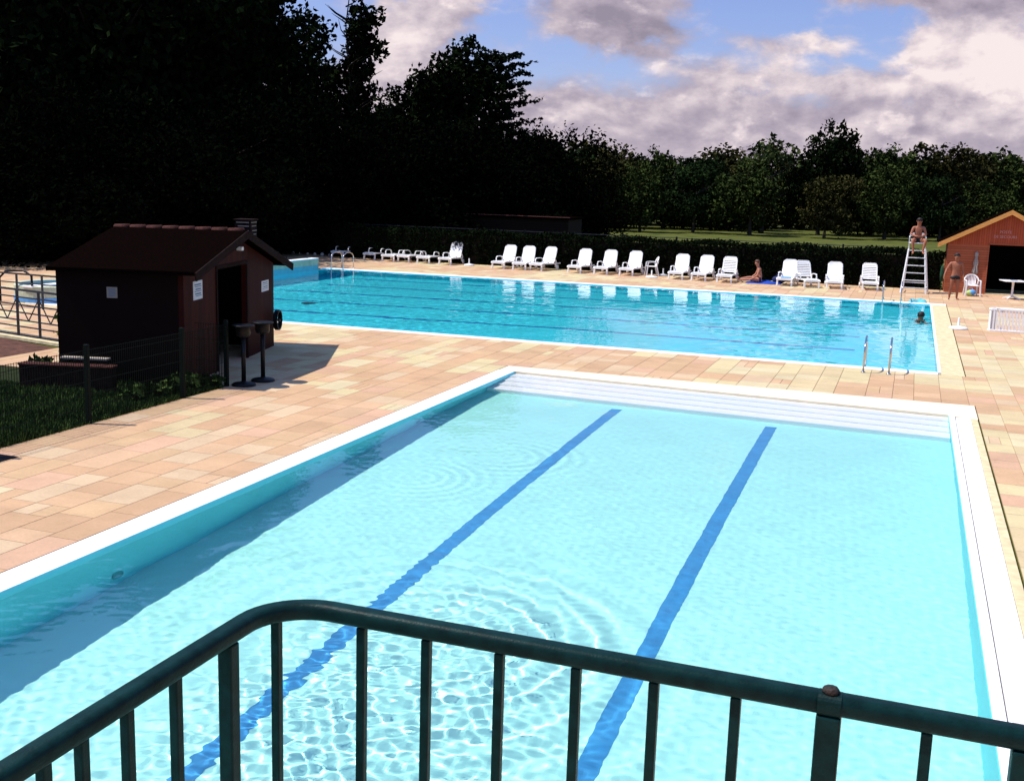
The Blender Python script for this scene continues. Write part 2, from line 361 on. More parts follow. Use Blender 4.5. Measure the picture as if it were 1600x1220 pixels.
# paving slabs: rows along y, each slab its own tone, some split into strips
PAL = [(.48, .305, .175), (.50, .32, .19), (.465, .288, .165), (.50, .308, .195), (.48, .312, .175), (.52, .37, .23)]
YEL = [(.52, .42, .235), (.53, .435, .265), (.50, .385, .22)]
def paving():
    rnd = random.Random(11)
    regions = [(12.45, 16.20, -34, -4.05), (25.60, 42, -34, -4.05), (-18, 42, -4.05, -.35), (6.6, 12.45, -9.15, -4.05),
               (-18, 6.6, -5.75, -4.05), (25.58, 42, -.35, 17.82), (-18, -.32, -.35, 25.6), (-.32, 42, 17.82, 25.6)]
    nz = {}
    def cl(x, y, s=1.7):
        def g(i, j):
            if (i, j) not in nz: nz[(i, j)] = rnd.random()
            return nz[(i, j)]
        x /= s; y /= s; i, j = math.floor(x), math.floor(y); a, b = x - i, y - j
        return (g(i, j) * (1 - a) + g(i + 1, j) * a) * (1 - b) + (g(i, j + 1) * (1 - a) + g(i + 1, j + 1) * a) * b
    vs = []; fs = []; cols = []
    def slab(x0, x1, y0, y1, c):
        for (a, b, p, q) in regions:
            X0, X1, Y0, Y1 = max(x0, a), min(x1, b), max(y0, p), min(y1, q)
            if X1 - X0 < .03 or Y1 - Y0 < .03: continue
            g = .0022; o = len(vs); z = rnd.uniform(-.0006, .0006)
            X0 += g; X1 -= g; Y0 += g; Y1 -= g; h = .003
            vs.extend([(X0, Y0, -.014), (X1, Y0, -.014), (X1, Y1, -.014), (X0, Y1, -.014), (X0 + h, Y0 + h, z), (X1 - h, Y0 + h, z), (X1 - h, Y1 - h, z), (X0 + h, Y1 - h, z)])
            fs.extend([(o + 4, o + 5, o + 6, o + 7), (o, o + 1, o + 5, o + 4), (o + 1, o + 2, o + 6, o + 5), (o + 2, o + 3, o + 7, o + 6), (o + 3, o, o + 4, o + 7)])
            cols.extend([c] * 5)
    x = -18
    while x < 42:
        w = rnd.choice((.4, .5, .5, .6))
        y = -34 + rnd.uniform(-.6, 0)
        while y < 26:
            l = rnd.choice((.4, .5, .6, .6, .8, 1.0))
            t = cl(x, y) + rnd.uniform(-.18, .18)
            def pick():
                c = rnd.choice(YEL) if t > .62 else rnd.choice(PAL)
                k = rnd.uniform(.95, 1.05); return tuple(v * k for v in c)
            if rnd.random() < .07:
                n = rnd.choice((2, 3))
                for i in range(n):
                    c = rnd.choice(YEL) if rnd.random() < .3 else rnd.choice(PAL)
                    slab(x + w * i / n, x + w * (i + 1) / n, y, y + l, c)
            else:
                slab(x, x + w, y, y + l, pick())
            y += l
        x += w
    me = bpy.data.meshes.new('paving'); me.from_pydata(vs, [], fs)
    ca = me.color_attributes.new('tone', 'FLOAT_COLOR', 'CORNER')
    flat = np.repeat(np.array([(*c, 1) for c in cols], dtype=np.float32), [len(f) for f in fs], axis=0)
    ca.data.foreach_set('color', flat.ravel())
    m = bpy.data.materials.new('concrete_paver'); m.use_nodes = True; nt = m.node_tree; b = nt.nodes['Principled BSDF']; L = nt.links.new
    b.inputs['Roughness'].default_value = .85; b.inputs['Specular IOR Level'].default_value = .15
    at = nt.nodes.new('ShaderNodeAttribute'); at.attribute_name = 'tone'
    tc = nt.nodes.new('ShaderNodeTexCoord'); n = nt.nodes.new('ShaderNodeTexNoise'); n.inputs['Scale'].default_value = 1.3; n.inputs['Detail'].default_value = 9
    n.inputs['Roughness'].default_value = .7; L(tc.outputs['Object'], n.inputs['Vector'])
    mr = nt.nodes.new('ShaderNodeMapRange'); L(n.outputs['Fac'], mr.inputs[0]); mr.inputs[1].default_value = .3; mr.inputs[2].default_value = .7
    mr.inputs[3].default_value = .86; mr.inputs[4].default_value = 1.08
    n3 = nt.nodes.new('ShaderNodeTexNoise'); n3.inputs['Scale'].default_value = .55; n3.inputs['Detail'].default_value = 10; n3.inputs['Roughness'].default_value = .75; n3.inputs['Distortion'].default_value = .6
    L(tc.outputs['Object'], n3.inputs['Vector']); st = nt.nodes.new('ShaderNodeMapRange'); L(n3.outputs['Fac'], st.inputs[0]); st.inputs[1].default_value = .56; st.inputs[2].default_value = .74; st.inputs[3].default_value = 1.0; st.inputs[4].default_value = .80
    n4 = nt.nodes.new('ShaderNodeTexNoise'); n4.inputs['Scale'].default_value = 28; n4.inputs['Detail'].default_value = 4; L(tc.outputs['Object'], n4.inputs['Vector'])
    s4 = nt.nodes.new('ShaderNodeMapRange'); L(n4.outputs['Fac'], s4.inputs[0]); s4.inputs[1].default_value = .3; s4.inputs[2].default_value = .7; s4.inputs[3].default_value = .92; s4.inputs[4].default_value = 1.05
    pm = nt.nodes.new('ShaderNodeMath'); pm.operation = 'MULTIPLY'; L(mr.outputs[0], pm.inputs[0]); L(st.outputs[0], pm.inputs[1])
    pm2 = nt.nodes.new('ShaderNodeMath'); pm2.operation = 'MULTIPLY'; L(pm.outputs[0], pm2.inputs[0]); L(s4.outputs[0], pm2.inputs[1])
    mx = nt.nodes.new('ShaderNodeMix'); mx.data_type = 'RGBA'; mx.blend_type = 'MULTIPLY'; mx.inputs[0].default_value = 1
    L(at.outputs['Color'], mx.inputs[6]); L(pm2.outputs[0], mx.inputs[7]); L(mx.outputs[2], b.inputs['Base Color'])
    n2 = nt.nodes.new('ShaderNodeTexNoise'); n2.inputs['Scale'].default_value = 160; L(tc.outputs['Object'], n2.inputs['Vector'])
    bp = nt.nodes.new('ShaderNodeBump'); bp.inputs['Strength'].default_value = .25; bp.inputs['Distance'].default_value = .01
    L(n2.outputs['Fac'], bp.inputs['Height']); L(bp.outputs[0], b.inputs['Normal'])
    me.materials.append(m); o = bpy.data.objects.new('paving', me); COL.objects.link(o); struct(o)
    # joints: a sandy bed just below the slabs
    jm = mat('joint_sand', (.24, .15, .09), .95, spec=.05, var=.2, scale=3)
    mb = MB()
    for (a, b_, p, q) in regions: mb.add([(a, p, -.011), (b_, p, -.011), (b_, q, -.011), (a, q, -.011)], [(0, 1, 2, 3)])
    struct(mb.build('paving_bed', jm))
paving()

# ------------------------------------------------------------------ pools
ZW = -.055
# far (swimming) pool, x 0..25, y 0..17.3, deep at the left
def fz(x): return -1.25 - max(0, (15 - x)) / 15 * 1.2 if x < 15 else -1.25
mb = MB(); mb.add([(0, 0, fz(0)), (15, 0, fz(15)), (25, 0, fz(25)), (25, 17.3, fz(25)), (15, 17.3, fz(15)), (0, 17.3, fz(0))], [(0, 1, 4, 5), (1, 2, 3, 4)])
struct(under(mb.build('pool_floor', M['farfloor'])))
mb = MB()
mb.add([(0, 0, 0), (25, 0, 0), (25, 0, -3), (0, 0, -3)], [(0, 1, 2, 3)]); mb.add([(25, 0, 0), (25, 17.3, 0), (25, 17.3, -3), (25, 0, -3)], [(0, 1, 2, 3)])
mb.add([(25, 17.3, 0), (0, 17.3, 0), (0, 17.3, -3), (25, 17.3, -3)], [(0, 1, 2, 3)]); mb.add([(0, 17.3, 0), (0, 0, 0), (0, 0, -3), (0, 17.3, -3)], [(0, 1, 2, 3)])
struct(under(mb.build('pool_wall', M['farfloor'])))
mb = MB()
for i in range(6):
    y = 17.3 / 6 * (i + .5); xs = [2.0, 15, 23.0]
    for a, b in zip(xs, xs[1:]):
        mb.add([(a, y - .11, fz(a) + .004), (b, y - .11, fz(b) + .004), (b, y + .11, fz(b) + .004), (a, y + .11, fz(a) + .004)], [(0, 1, 2, 3)])
struct(under(mb.build('lane_marking', M['lane2'])))
mb = MB()
mb.box(-.30, 25.0, -.34, -.001, -.10, .006); mb.box(-.30, 25.56, 17.301, 17.80, -.10, .006); mb.box(25.001, 25.07, .0, 17.3, -.10, .004)
struct(mb.build('pool_coping', M['coping'], bevel=.008))
mb = MB(); mb.box(25.07, 25.56, -.34, 17.3, -.10, .002); struct(mb.build('pool_coping', M['cream'], bevel=.006))
# raised end wall of the swimming pool
mb = MB(); mb.box(-.30, -.001, -.3, 16.6, -.2, .45); o = struct(mb.build('pool_end_wall', M['basewall'], bevel=.01))
mb = MB(); mb.box(-.36, .004, -.34, 16.62, .45, .50); mb.build('coping_slab', M['coping'], o, bevel=.01)
mb = MB(); mb.box(-.001, .012, -.28, 16.55, -.05, .20); mb.build('tile_band', M['cyan'], o)

# near pool: left x 16.59, right 25.1, skewed far edge, floor falls towards the camera
FL, FR = -4.68, -5.27
def nz_(y): return -.62 - max(0., (-7.4 - y)) * .060
def fy(x): return FL + (FR - FL) * (x - 16.59) / (25.1 - 16.59)
YN = -34
mb = MB(); mb.add([(16.59, -6.0, nz_(-6)), (25.1, -6.6, nz_(-6.6)), (25.1, -7.4, nz_(-7.4)), (16.59, -7.4, nz_(-7.4)), (16.59, YN, nz_(YN)), (25.1, YN, nz_(YN))], [(3, 2, 1, 0), (4, 5, 2, 3)])
struct(under(mb.build('pool_floor', M['nearfloor'])))
mb = MB()
mb.add([(16.59, YN, 0), (16.59, FL, 0), (16.59, FL, -3), (16.59, YN, -3)], [(0, 1, 2, 3)])
mb.add([(25.1, FR, 0), (25.1, YN, 0), (25.1, YN, -3), (25.1, FR, -3)], [(0, 1, 2, 3)])
mb.add([(25.1, YN, 0), (16.59, YN, 0), (16.59, YN, -3), (25.1, YN, -3)], [(0, 1, 2, 3)])
struct(under(mb.build('pool_wall', mat('blue_shade_wall_liner', (.19, .76, .83), .6, var=.03, scale=1.2))))  # blue shade put into the wall colour, bluer than the floor liner
# entry steps across the far end
mb = MB()
for k in range(4):
    t = .42 * k; z = -.078 - .075 * k
    a = .42 * (k + 1)
    mb.prism([(16.592, fy(16.59) - a), (25.098, fy(25.1) - a), (25.098, fy(25.1) - t), (16.592, fy(16.59) - t)], -1.2, z)
o = struct(under(mb.build('pool_step', M['steps'], bevel=.012)))
mb = MB()
for k in range(4):
    a = .42 * (k + 1); z = -.078 - .075 * k + .003
    mb.add([(16.6, fy(16.59) - a + .014, z), (25.09, fy(25.1) - a + .014, z), (25.09, fy(25.1) - a + .035, z), (16.6, fy(16.59) - a + .035, z)], [(0, 1, 2, 3)])
under(mb.build('step_nosing', mat('pale_nosing', (.42, .72, .76), .6), o))
mb = MB()
for x in (19.36, 22.18):
    ys = [-6.85 if x < 20 else -7.08, -7.4, YN]
    for p, q in zip(ys, ys[1:]):
        mb.add([(x - .1, q, nz_(q) + .004), (x + .1, q, nz_(q) + .004), (x + .1, p, nz_(p) + .004), (x - .1, p, nz_(p) + .004)], [(0, 1, 2, 3)])
struct(under(mb.build('lane_marking', M['lane'])))
# white coping with overflow gratings, cream band outside it
mb = MB(); y = FL + .02
while y > YN: mb.box(16.22, 16.589, y - .996, y, -.12, .006); y -= 1.0
struct(mb.build('pool_coping', M['coping'], bevel=.008))
mb = MB(); mb.box(25.101, 25.20, YN, FR, -.12, .006); y = -10.48
while y > YN: mb.box(25.215, 25.46, y - .996, y, -.12, .004); y -= 1.0
mb.box(25.215, 25.46, -10.47, FR - .2, -.12, .006)
struct(mb.build('pool_coping', M['coping'], bevel=.006))
mb = MB(); mb.prism([(16.22, FL + .03), (16.59, FL + .004), (25.1, FR + .004), (25.46, FR - .19), (25.585, FR - .19), (25.585, -4.06), (16.22, -4.06)], -.12, .002)
struct(mb.build('pool_edging', M['creamband'], bevel=.006))
mb = MB(); mb.box(25.465, 25.575, YN, FR - .195, -.12, .002)
struct(mb.build('pool_edging', M['cream'], bevel=.006))
mb = MB(); mb.box(25.102, 25.62, YN, -4.05, -.14, -.121); mb.box(16.0, 16.3, YN, -4.05, -.13, -.10); struct(mb.build('gutter_bed', M['dark']))
# slots of the gratings
mb = MB(); y = -34
while y < -10.6:
    mb.box(25.235, 25.44, y, y + .008, .0045, .0065); y += .055
y = -34
while y < -13.0:
    mb.box(16.25, 16.50, y, y + .007, .0065, .0082); y += .06
struct(mb.build('coping_slots', mat('grey_slot_pvc', (.62, .56, .58), .8)))


# ------------------------------------------------------------------ water
wm = bpy.data.materials.new('water'); wm.use_nodes = True; nt = wm.node_tree; nt.nodes.clear()
ow = nt.nodes.new('ShaderNodeOutputMaterial'); g = nt.nodes.new('ShaderNodeBsdfGlass'); g.inputs['IOR'].default_value = 1.33; g.inputs['Roughness'].default_value = 0
nt.links.new(g.outputs[0], ow.inputs[0])
def water(name, xs, ys, hf, mask=None, level=ZW):
    X, Y = np.meshgrid(xs, ys); Z = hf(X, Y) + level
    if mask is not None: Y = mask(X, Y)
    nx, ny = len(xs), len(ys); me = bpy.data.meshes.new(name)
    idx = np.arange(nx * ny).reshape(ny, nx)
    fc = np.stack([idx[:-1, :-1], idx[:-1, 1:], idx[1:, 1:], idx[1:, :-1]], -1).reshape(-1, 4)
    me.vertices.add(nx * ny); me.vertices.foreach_set('co', np.stack([X, Y, Z], -1).astype(np.float32).ravel())
    me.loops.add(fc.size); me.loops.foreach_set('vertex_index', fc.ravel().astype(np.int32))
    me.polygons.add(len(fc)); me.polygons.foreach_set('loop_start', (np.arange(len(fc)) * 4).astype(np.int32))
    me.polygons.foreach_set('use_smooth', np.ones(len(fc), dtype=bool)); me.update(calc_edges=True); me.validate()
    me.materials.append(wm); o = bpy.data.objects.new(name, me); COL.objects.link(o); o.cycles.is_caustics_caster = True
    return struct(o)
rng = np.random.default_rng(5)
def waves(X, Y, n, lmin, lmax, steep, seed, aniso=None):
    r = np.random.default_rng(seed); Z = np.zeros_like(X)
    for i in range(n):
        lam = math.exp(r.uniform(math.log(lmin), math.log(lmax))); k = 2 * math.pi / lam
        a = r.uniform(0, 2 * math.pi) if aniso is None else r.normal(aniso[0], aniso[1])
        Z += steep / k * np.sin(k * (math.cos(a) * X + math.sin(a) * Y) + r.uniform(0, 6.28)) / math.sqrt(n)
    return Z
def near_h(X, Y):
    calm = waves(X, Y, 30, .09, .30, .011, 1) + waves(X, Y, 10, .6, 2.0, .008, 2)
    rough = waves(X, Y, 50, .085, .21, .058, 3)
    # churned patch around the lower left of the lane line, spreading to the near end
    d = np.sqrt(((X - 19.9) / 2.0) ** 2 + ((Y + 19.2) / 3.6) ** 2)
    m = np.clip(1.25 - d, 0, 1); m = m * m * (3 - 2 * m)
    m2 = np.clip((-16.5 - Y) / 5, 0, 1) * .40
    Z = calm + rough * np.maximum(m, m2)
    for cx, cy, lam, st, r0, wd in ((18.3, -11.0, .22, .026, .75, .55), (19.7, -17.3, .26, .065, 1.2, .6), (19.6, -17.6, .42, .05, 1.9, .7), (17.5, -12.6, .2, .02, .6, .6)):
        rr = np.sqrt((X - cx) ** 2 + ((Y - cy)) ** 2)
        Z = Z + st * lam / 6.283 * np.sin(6.283 / lam * rr) * np.exp(-((rr - r0) / wd) ** 2) * (.35 + .65 * np.clip((X - cx) / (rr + .05) + .4, 0, 1))
    return Z
ysn = np.concatenate([np.linspace(-34, -22.2, 120, endpoint=False), np.linspace(-22.2, -4.68, 720)])
def skew(X, Y):
    t = np.clip((Y + 9) / (9 - 4.68), 0, 1)
    return Y + t * (fy(X) - FL)
water('water', np.linspace(16.585, 25.105, 330), ysn, near_h, skew, level=-.035)
def far_h(X, Y):
    a = waves(X, Y, 34, .18, .7, .046, 11) + waves(X, Y, 8, 1.0, 3.0, .014, 12)
    m = .35 + .65 * np.clip((waves(X, Y, 8, 5, 12, 1, 13) * .8 + .6), 0, 1)
    return a * m
water('water', np.linspace(0, 25.0, 400), np.linspace(0, 17.3, 280), far_h, level=-.022)

def disc(name, c, r, axis, m):
    vs = []
    for k in range(20):
        a = 6.2832 * k / 20; u_, v_ = r * math.cos(a), r * math.sin(a)
        vs.append((c[0] + u_, c[1] + v_, c[2]) if axis == 'z' else (c[0], c[1] + u_, c[2] + v_))
    return struct(under(MB().add(vs, [tuple(range(20))]).build(name, m)))
DK = mat('dark_grille', (.02, .10, .14), .6); IN = mat('inlet_cover', (.10, .40, .44), .6)
disc('pool_drain', (5.4, 6.6, fz(5.4) + .006), .42, 'z', DK)
disc('pool_inlet', (16.596, -17.3, -.95), .10, 'x', IN); disc('pool_inlet', (16.596, -9.6, -.55), .09, 'x', IN)

# ------------------------------------------------------------------ foreground railing
RZ = CAMZ - .70
rr_ = []
w, h, c = .0168, .0152, .0110
prof = []
for sx, sy in ((1, 1), (-1, 1), (-1, -1), (1, -1)):
    for t in (0, 22, 45, 68, 90):
        a = R({(1, 1): 0, (-1, 1): 90, (-1, -1): 180, (1, -1): 270}[(sx, sy)] + t)
        prof.append((sx * (w - c) + c * math.cos(a), sy * (h - c) + c * math.sin(a)))
XR, YR = 23.272, -25.045
path = [(XR, -27.6, RZ)]
rad = .10
for i in range(0, 11):
    t = R(180 - 9 * i); path.append((XR + rad + rad * math.cos(t), YR - rad + rad * math.sin(t), RZ))
path.append((26.2, YR - .022 * (26.2 - XR), RZ))
rail = thing('balcony_railing', 'dark green metal balcony railing in the foreground above the near pool', 'railing', (0, 0, 0))
MB().sweep(path, prof).build('top_rail', M['rail'], rail, smooth=True)
def cx(x): return CAMX + (x - CAMX) * .897
def cyy(y): return CAMY + (y - CAMY) * .897
bars = [(cx(x), YR) for x in (23.34, 23.47, 23.61, 23.75, 23.885, 24.02)] + [(cx(24.31), YR)] + [(cx(24.57 + .135 * i), YR) for i in range(0, 6)]
bars += [(XR, cyy(y)) for y in (-25.18, -25.30, -25.40, -25.475, -25.6, -25.72, -25.84)] + [(XR + .018, YR - .035)]
DECKZ = CAMZ - 1.68
bars = [(x, y - .022 * (x - XR)) if y == YR else (x, y) for x, y in bars]
for x, y in bars: MB().bar((x, y, DECKZ + .06), (x, y, RZ - .016), .015, .015).build('baluster', M['rail'], rail, bevel=.002)
for x, y, s in ((cx(24.165), YR - .022 * (cx(24.165) - XR), .034), (XR, cyy(-25.03), .025), (cx(24.445), YR - .022 * (cx(24.445) - XR), .030)):
    MB().bar((x, y, DECKZ), (x, y, RZ - .015), s, s).build('post', M['rail'], rail, bevel=.003)
MB().bar((XR, -27.6, DECKZ + .08), (XR, YR, DECKZ + .08), .03, .012).bar((XR, YR + .001, DECKZ + .08), (26.2, YR - .022 * (26.2 - XR) + .001, DECKZ + .08), .03, .012).build('bottom_rail', M['rail'], rail)
xb = cx(24.165)
yb = YR - .022 * (xb - XR)
MB().lathe([(.012, 0), (.0125, .004), (.010, .0075), (.004, .0095), (.001, .010)], (xb, yb, RZ + .0160), 9).build('bolt', M['rust'], rail, smooth=True)
MB().sweep([(xb - .016, yb + .00035, RZ), (xb + .016, yb - .00035, RZ)], [(x * 1.06, y * 1.06) for x, y in prof]).build('joint_sleeve', M['rail'], rail)
pf = thing('viewing_platform', 'raised platform the green balcony railing stands on', 'platform', (0, 0, 0))
MB().box(XR - .03, 26.3, -29, YR + .03, DECKZ - .10, DECKZ).build('platform_slab', M['creamband'], pf)


# ------------------------------------------------------------------ sun loungers
def make_lounger(flat, slots, label, group):
    t = thing('sun_lounger', label, 'sun lounger', (0, 0, 0), 0, group)
    W = .31
    # seat: side rails, rounded foot end and cross slats (foot at y = -1.05, hinge at y = .15)
    mb = MB()
    zs = [(-1.05, .27), (-1.0, .315), (-.8, .335), (-.3, .315), (.15, .30), (.80, .30)]
    for s in (-1, 1): mb.sweep([(s * W, y, z) for y, z in zs], [(.03, -.035), (.03, .02), (-.03, .02), (-.03, -.035)])
    mb.bar((-W, -1.04, .275), (W, -1.04, .275), .05, .06)
    y = -.97
    while y < .14:
        z = np.interp(y, [p[0] for p in zs], [p[1] for p in zs]); mb.box(-W, W, y, y + .072, z - .012, z + .008); y += .084
    mb.build('seat', M['white'], t, bevel=.006)
    # backrest
    mb = MB(); n = 10; ln = .80
    a = R(4 if flat else 64)
    hy, hz = .16, .325
    def bp(k, off=0):      # slightly bowed panel
        bow = .035 * math.sin(math.pi * k) - off
        return hy + math.cos(a) * ln * k + math.sin(a) * bow, hz + math.sin(a) * ln * k - math.cos(a) * bow
    def wid(k): return .30 - .02 * k - (.10 * ((k - .86) / .14) ** 2 if k > .86 else 0)
    if not slots:
        vs = []
        for i in range(n + 1):
            k = i / n; w_ = wid(k)
            for off in (0, .022):
                y, z = bp(k, off)
                for j in range(5):
                    x = -w_ + 2 * w_ * j / 4; vs.append((x, y + .018 * math.sin(a) * (1 - (x / w_) ** 2), z - .018 * math.cos(a) * (1 - (x / w_) ** 2)))
        fs = []
        for i in range(n):
            for j in range(4):
                o = i * 10 + j; fs.append((o, o + 1, o + 11, o + 10)); fs.append((o + 5, o + 15, o + 16, o + 6))
            o = i * 10; fs.append((o, o + 10, o + 15, o + 5)); fs.append((o + 4, o + 9, o + 19, o + 14))
        fs.append((0, 5, 6, 1)); fs.append((1, 6, 7, 2)); fs.append((2, 7, 8, 3)); fs.append((3, 8, 9, 4))
        o = n * 10
        for j in range(4): fs.append((o + j, o + j + 1, o + j + 6, o + j + 5))
        mb.add(vs, fs)
    else:
        for i in range(9):
            k0, k1 = .10 + i * .095, .10 + i * .095 + (.062 if i < 7 else .11)
            if i == 8: k0, k1 = .86, 1.0
            y0, z0 = bp(k0); y1, z1 = bp(min(k1, 1)); w_ = wid((k0 + k1) / 2)
            mb.bar((-w_, (y0 + y1) / 2, (z0 + z1) / 2), (w_, (y0 + y1) / 2, (z0 + z1) / 2), .02, math.hypot(y1 - y0, z1 - z0), up=(0, math.cos(a), math.sin(a)))
    for s in (-1, 1):
        mb.sweep([(s * wid(i / n), *bp(i / n, -.012)) for i in range(n + 1)], [(.022, -.02), (.022, .025), (-.022, .025), (-.022, -.02)])
    y, z = bp(1.0, -.012); mb.bar((-wid(1), y, z), (wid(1), y, z), .04, .045)
    mb.build('backrest', M['white'], t, smooth=False)
    for s in (-1, 1):
        x = s * .345
        MB().sweep([(x, -.42, .30), (x, -.44, .42), (x, -.40, .505), (x, -.30, .535), (x, .05, .53), (x, .22, .50), (x, .31, .40), (x, .33, .28)],
                   [(.03, -.014), (.03, .014), (-.03, .014), (-.03, -.014)]).build('armrest', M['white'], t, bevel=.005)
    for s in (-1, 1):
        MB().sweep([(s * .29, -.93, .30), (s * .30, -.96, .12), (s * .305, -.98, 0)], [(.035, -.03), (.035, .03), (-.035, .03), (-.035, -.03)]).build('leg', M['white'], t, bevel=.005)
    for s in (-1, 1):
        MB().sweep([(s * .32, .30, .31), (s * .325, .34, .20), (s * .325, .36, .12)], [(.035, -.03), (.035, .03), (-.035, .03), (-.035, -.03)]).build('leg', M['white'], t)
        wmb = MB(); vs = []; nn = 18
        for xx in (s * .345, s * .395):
            for j in range(nn): vs.append((xx, .42 + .115 * math.cos(6.2832 * j / nn), .115 + .115 * math.sin(6.2832 * j / nn)))
        wmb.add(vs, [tuple(range(nn - 1, -1, -1)), tuple(range(nn, 2 * nn))] + [(j, (j + 1) % nn, nn + (j + 1) % nn, nn + j) for j in range(nn)])
        wmb.build('wheel', M['white'], t, bevel=.01)
    return t

GL = 'white sun loungers in a row along the hedge'
FR_ = [(-2.84, 23.9, 0), (-.80, 23.0, 3), (.42, 22.35, 0), (1.40, 22.7, -2), (2.36, 22.35, 3)]     # laid flat, placed below
LOUNG = [  # px of the front feet centre, py, rotation deg, flat, slots, label
    (527, 403, 4, 1, 0, 'white lounger laid flat behind the steel ladder of the far pool corner'),
    (577, 406, 0, 1, 0, 'white lounger laid flat, second in the flat row counted from the corner ladder'),
    (606, 409, 2, 1, 0, 'white lounger laid flat in the middle of the five flat ones'),
    (630, 410, -2, 1, 0, 'white lounger laid flat, fourth in the flat row counted from the corner ladder'),
    (661, 412, 3, 1, 0, 'white lounger laid flat right beside the first lounger with a raised back'),
    (695, 414, 0, 0, 0, 'white lounger with raised back at the end of the flat row'),
    (778, 420, 0, 0, 0, 'white raised lounger just past the small parasol base, first of a group of three'),
    (811, 422, 0, 0, 0, 'white raised lounger in the middle of the group of three'),
    (837, 423, -7, 0, 0, 'white raised lounger with lower tilted back, last of the group of three'),
    (897, 427, -4, 0, 0, 'white raised lounger alone after the gap, left of the two near the armchair'),
    (938, 429, 0, 0, 0, 'white raised lounger second to the left of the white armchair'),
    (978, 431, 0, 0, 0, 'white raised lounger touching the white armchair'),
    (1055, 437, 0, 0, 0, 'white raised lounger right of the two parasol feet'),
    (1091, 439, -7, 0, 0, 'white raised lounger with a turned back, left of the slotted lounger'),
    (1131, 442, 3, 0, 1, 'white lounger with slotted back beside the seated sunbather'),
    (1225, 447, 0, 0, 0, 'white raised lounger with a striped blue towel on its foot end'),
    (1268, 450, 20, 0, 1, 'white lounger with slotted back turned straight to the pool and camera'),
    (1303, 452, 0, 0, 0, 'white raised plain lounger between the two slotted loungers near the guard chair'),
    (1359, 454, 4, 0, 1, 'white slotted lounger nearest to the lifeguard chair'),
]
def upx(px, py, z=0.0):
    d = fwd + (px - 800) / 1750.4 * r2 - (py - 610) / 1750.4 * u2
    t = (z - CAMZ) / d.z; return Vector((CAMX, CAMY, CAMZ)) + d * t
protos = {}
for px, py, rz, fl, sl_, lab in LOUNG:
    p = upx(px, py); a = R(rz + random.uniform(-4.5, 4.5))
    loc = (p.x - .98 * math.sin(a), p.y + .98 * math.cos(a), 0)
    if (fl, sl_) not in protos:
        o = make_lounger(fl, sl_, lab, GL); protos[(fl, sl_)] = o; o.location = loc; o.rotation_euler.z = a
    else: dup(protos[(fl, sl_)], loc, a, lab)
p = upx(1225, 447)
mb = MB(); mb.box(-.20, .22, -.25, .30, 0, .03); tag(mb.build('towel', M['sky'], bevel=.012, loc=(p.x + .02, p.y + .35, .338)), 'small blue folded towel lying on the foot of a white lounger', 'towel')

# lounger lying on its side by the right edge
t = thing('sun_lounger', 'white slatted lounger lying on its side on the paving by the right picture edge', 'sun lounger', (26.55, 9.45, 0), R(-3))
mb = MB()
for zz in (.03, .66): mb.sweep([(.20, .34, zz), (.06, .22, zz), (.0, .10, zz), (.05, .02, zz), (.2, 0, zz), (1.2, -.02, zz), (2.1, 0, zz)], [(.028, -.03), (.028, .03), (-.028, .03), (-.028, -.03)])
mb.bar((2.1, 0, 0), (2.1, 0, .69), .05); mb.build('frame', M['white'], t, bevel=.008)
mb = MB(); x = .10
while x < 2.08:
    mb.box(x, x + .052, -.012 - .015 * math.sin(x * 1.5), .008 - .015 * math.sin(x * 1.5), .03, .66); x += .088
mb.sweep([(.18, .33, .34), (.05, .21, .34), (0, .10, .34), (.05, .03, .34)], [(.008, -.29), (.008, .29), (-.008, .29), (-.008, -.29)])
mb.build('seat', M['white'], t)
for zz in (.09, .60): MB().sweep([(.35, .02, zz), (.33, .18, zz), (.30, .33, zz)], [(.03, -.03), (.03, .03), (-.03, .03), (-.03, -.03)]).build('leg', M['white'], t, bevel=.006)
mb = MB(); mb.sweep([(.16, .06, .69), (.5, .10, .695), (.9, .08, .69), (1.2, .05, .69)], [(.10, -.012), (.10, .012), (-.06, .012), (-.06, -.012)]); mb.build('armrest', M['white'], t, bevel=.006)

# ------------------------------------------------------------------ armchairs, table, parasol feet
def make_chair(label):
    t = thing('garden_chair', label, 'chair', (0, 0, 0), 0, 'white plastic armchairs')
    MB().prism([(-.22, -.22), (.22, -.22), (.20, .20), (-.20, .20)], .40, .43).build('seat', M['white'], t, bevel=.012)
    mb = MB(); arc = []
    for i in range(15):
        q = math.pi * i / 14; arc.append((-.27 * math.cos(q), .20 + .10 * math.sin(q) * 1.0, .60 + .24 * math.sin(q)))
    mb.sweep(arc, [(.014, -.026), (.014, .026), (-.014, .026), (-.014, -.026)])
    for i in range(7):
        x = -.165 + .055 * i; q = math.acos(max(-1, min(1, -x * 1.12 / .27)))
        mb.sweep([(x * .85, .19, .42), (x, .27, .60), (x * 1.12, .20 + .10 * math.sin(q), .60 + .24 * math.sin(q))], [(.017, -.006), (.017, .006), (-.017, .006), (-.017, -.006)])
    mb.build('backrest', M['white'], t)
    for s in (-1, 1):
        MB().sweep([(s * .275, -.20, .60), (s * .285, -.05, .625), (s * .275, .12, .62), (s * .27, .20, .60)], [(.028, -.012), (.028, .012), (-.028, .012), (-.028, -.012)]).build('armrest', M['white'], t, bevel=.004)
        MB().sweep([(s * .275, -.20, .60), (s * .265, -.225, .42), (s * .285, -.26, 0)], [(.028, -.022), (.028, .022), (-.028, .022), (-.028, -.022)]).build('leg', M['white'], t, bevel=.004)
        MB().sweep([(s * .27, .20, .60), (s * .235, .20, .42), (s * .26, .30, 0)], [(.028, -.022), (.028, .022), (-.028, .022), (-.028, -.022)]).build('leg', M['white'], t, bevel=.004)
    return t
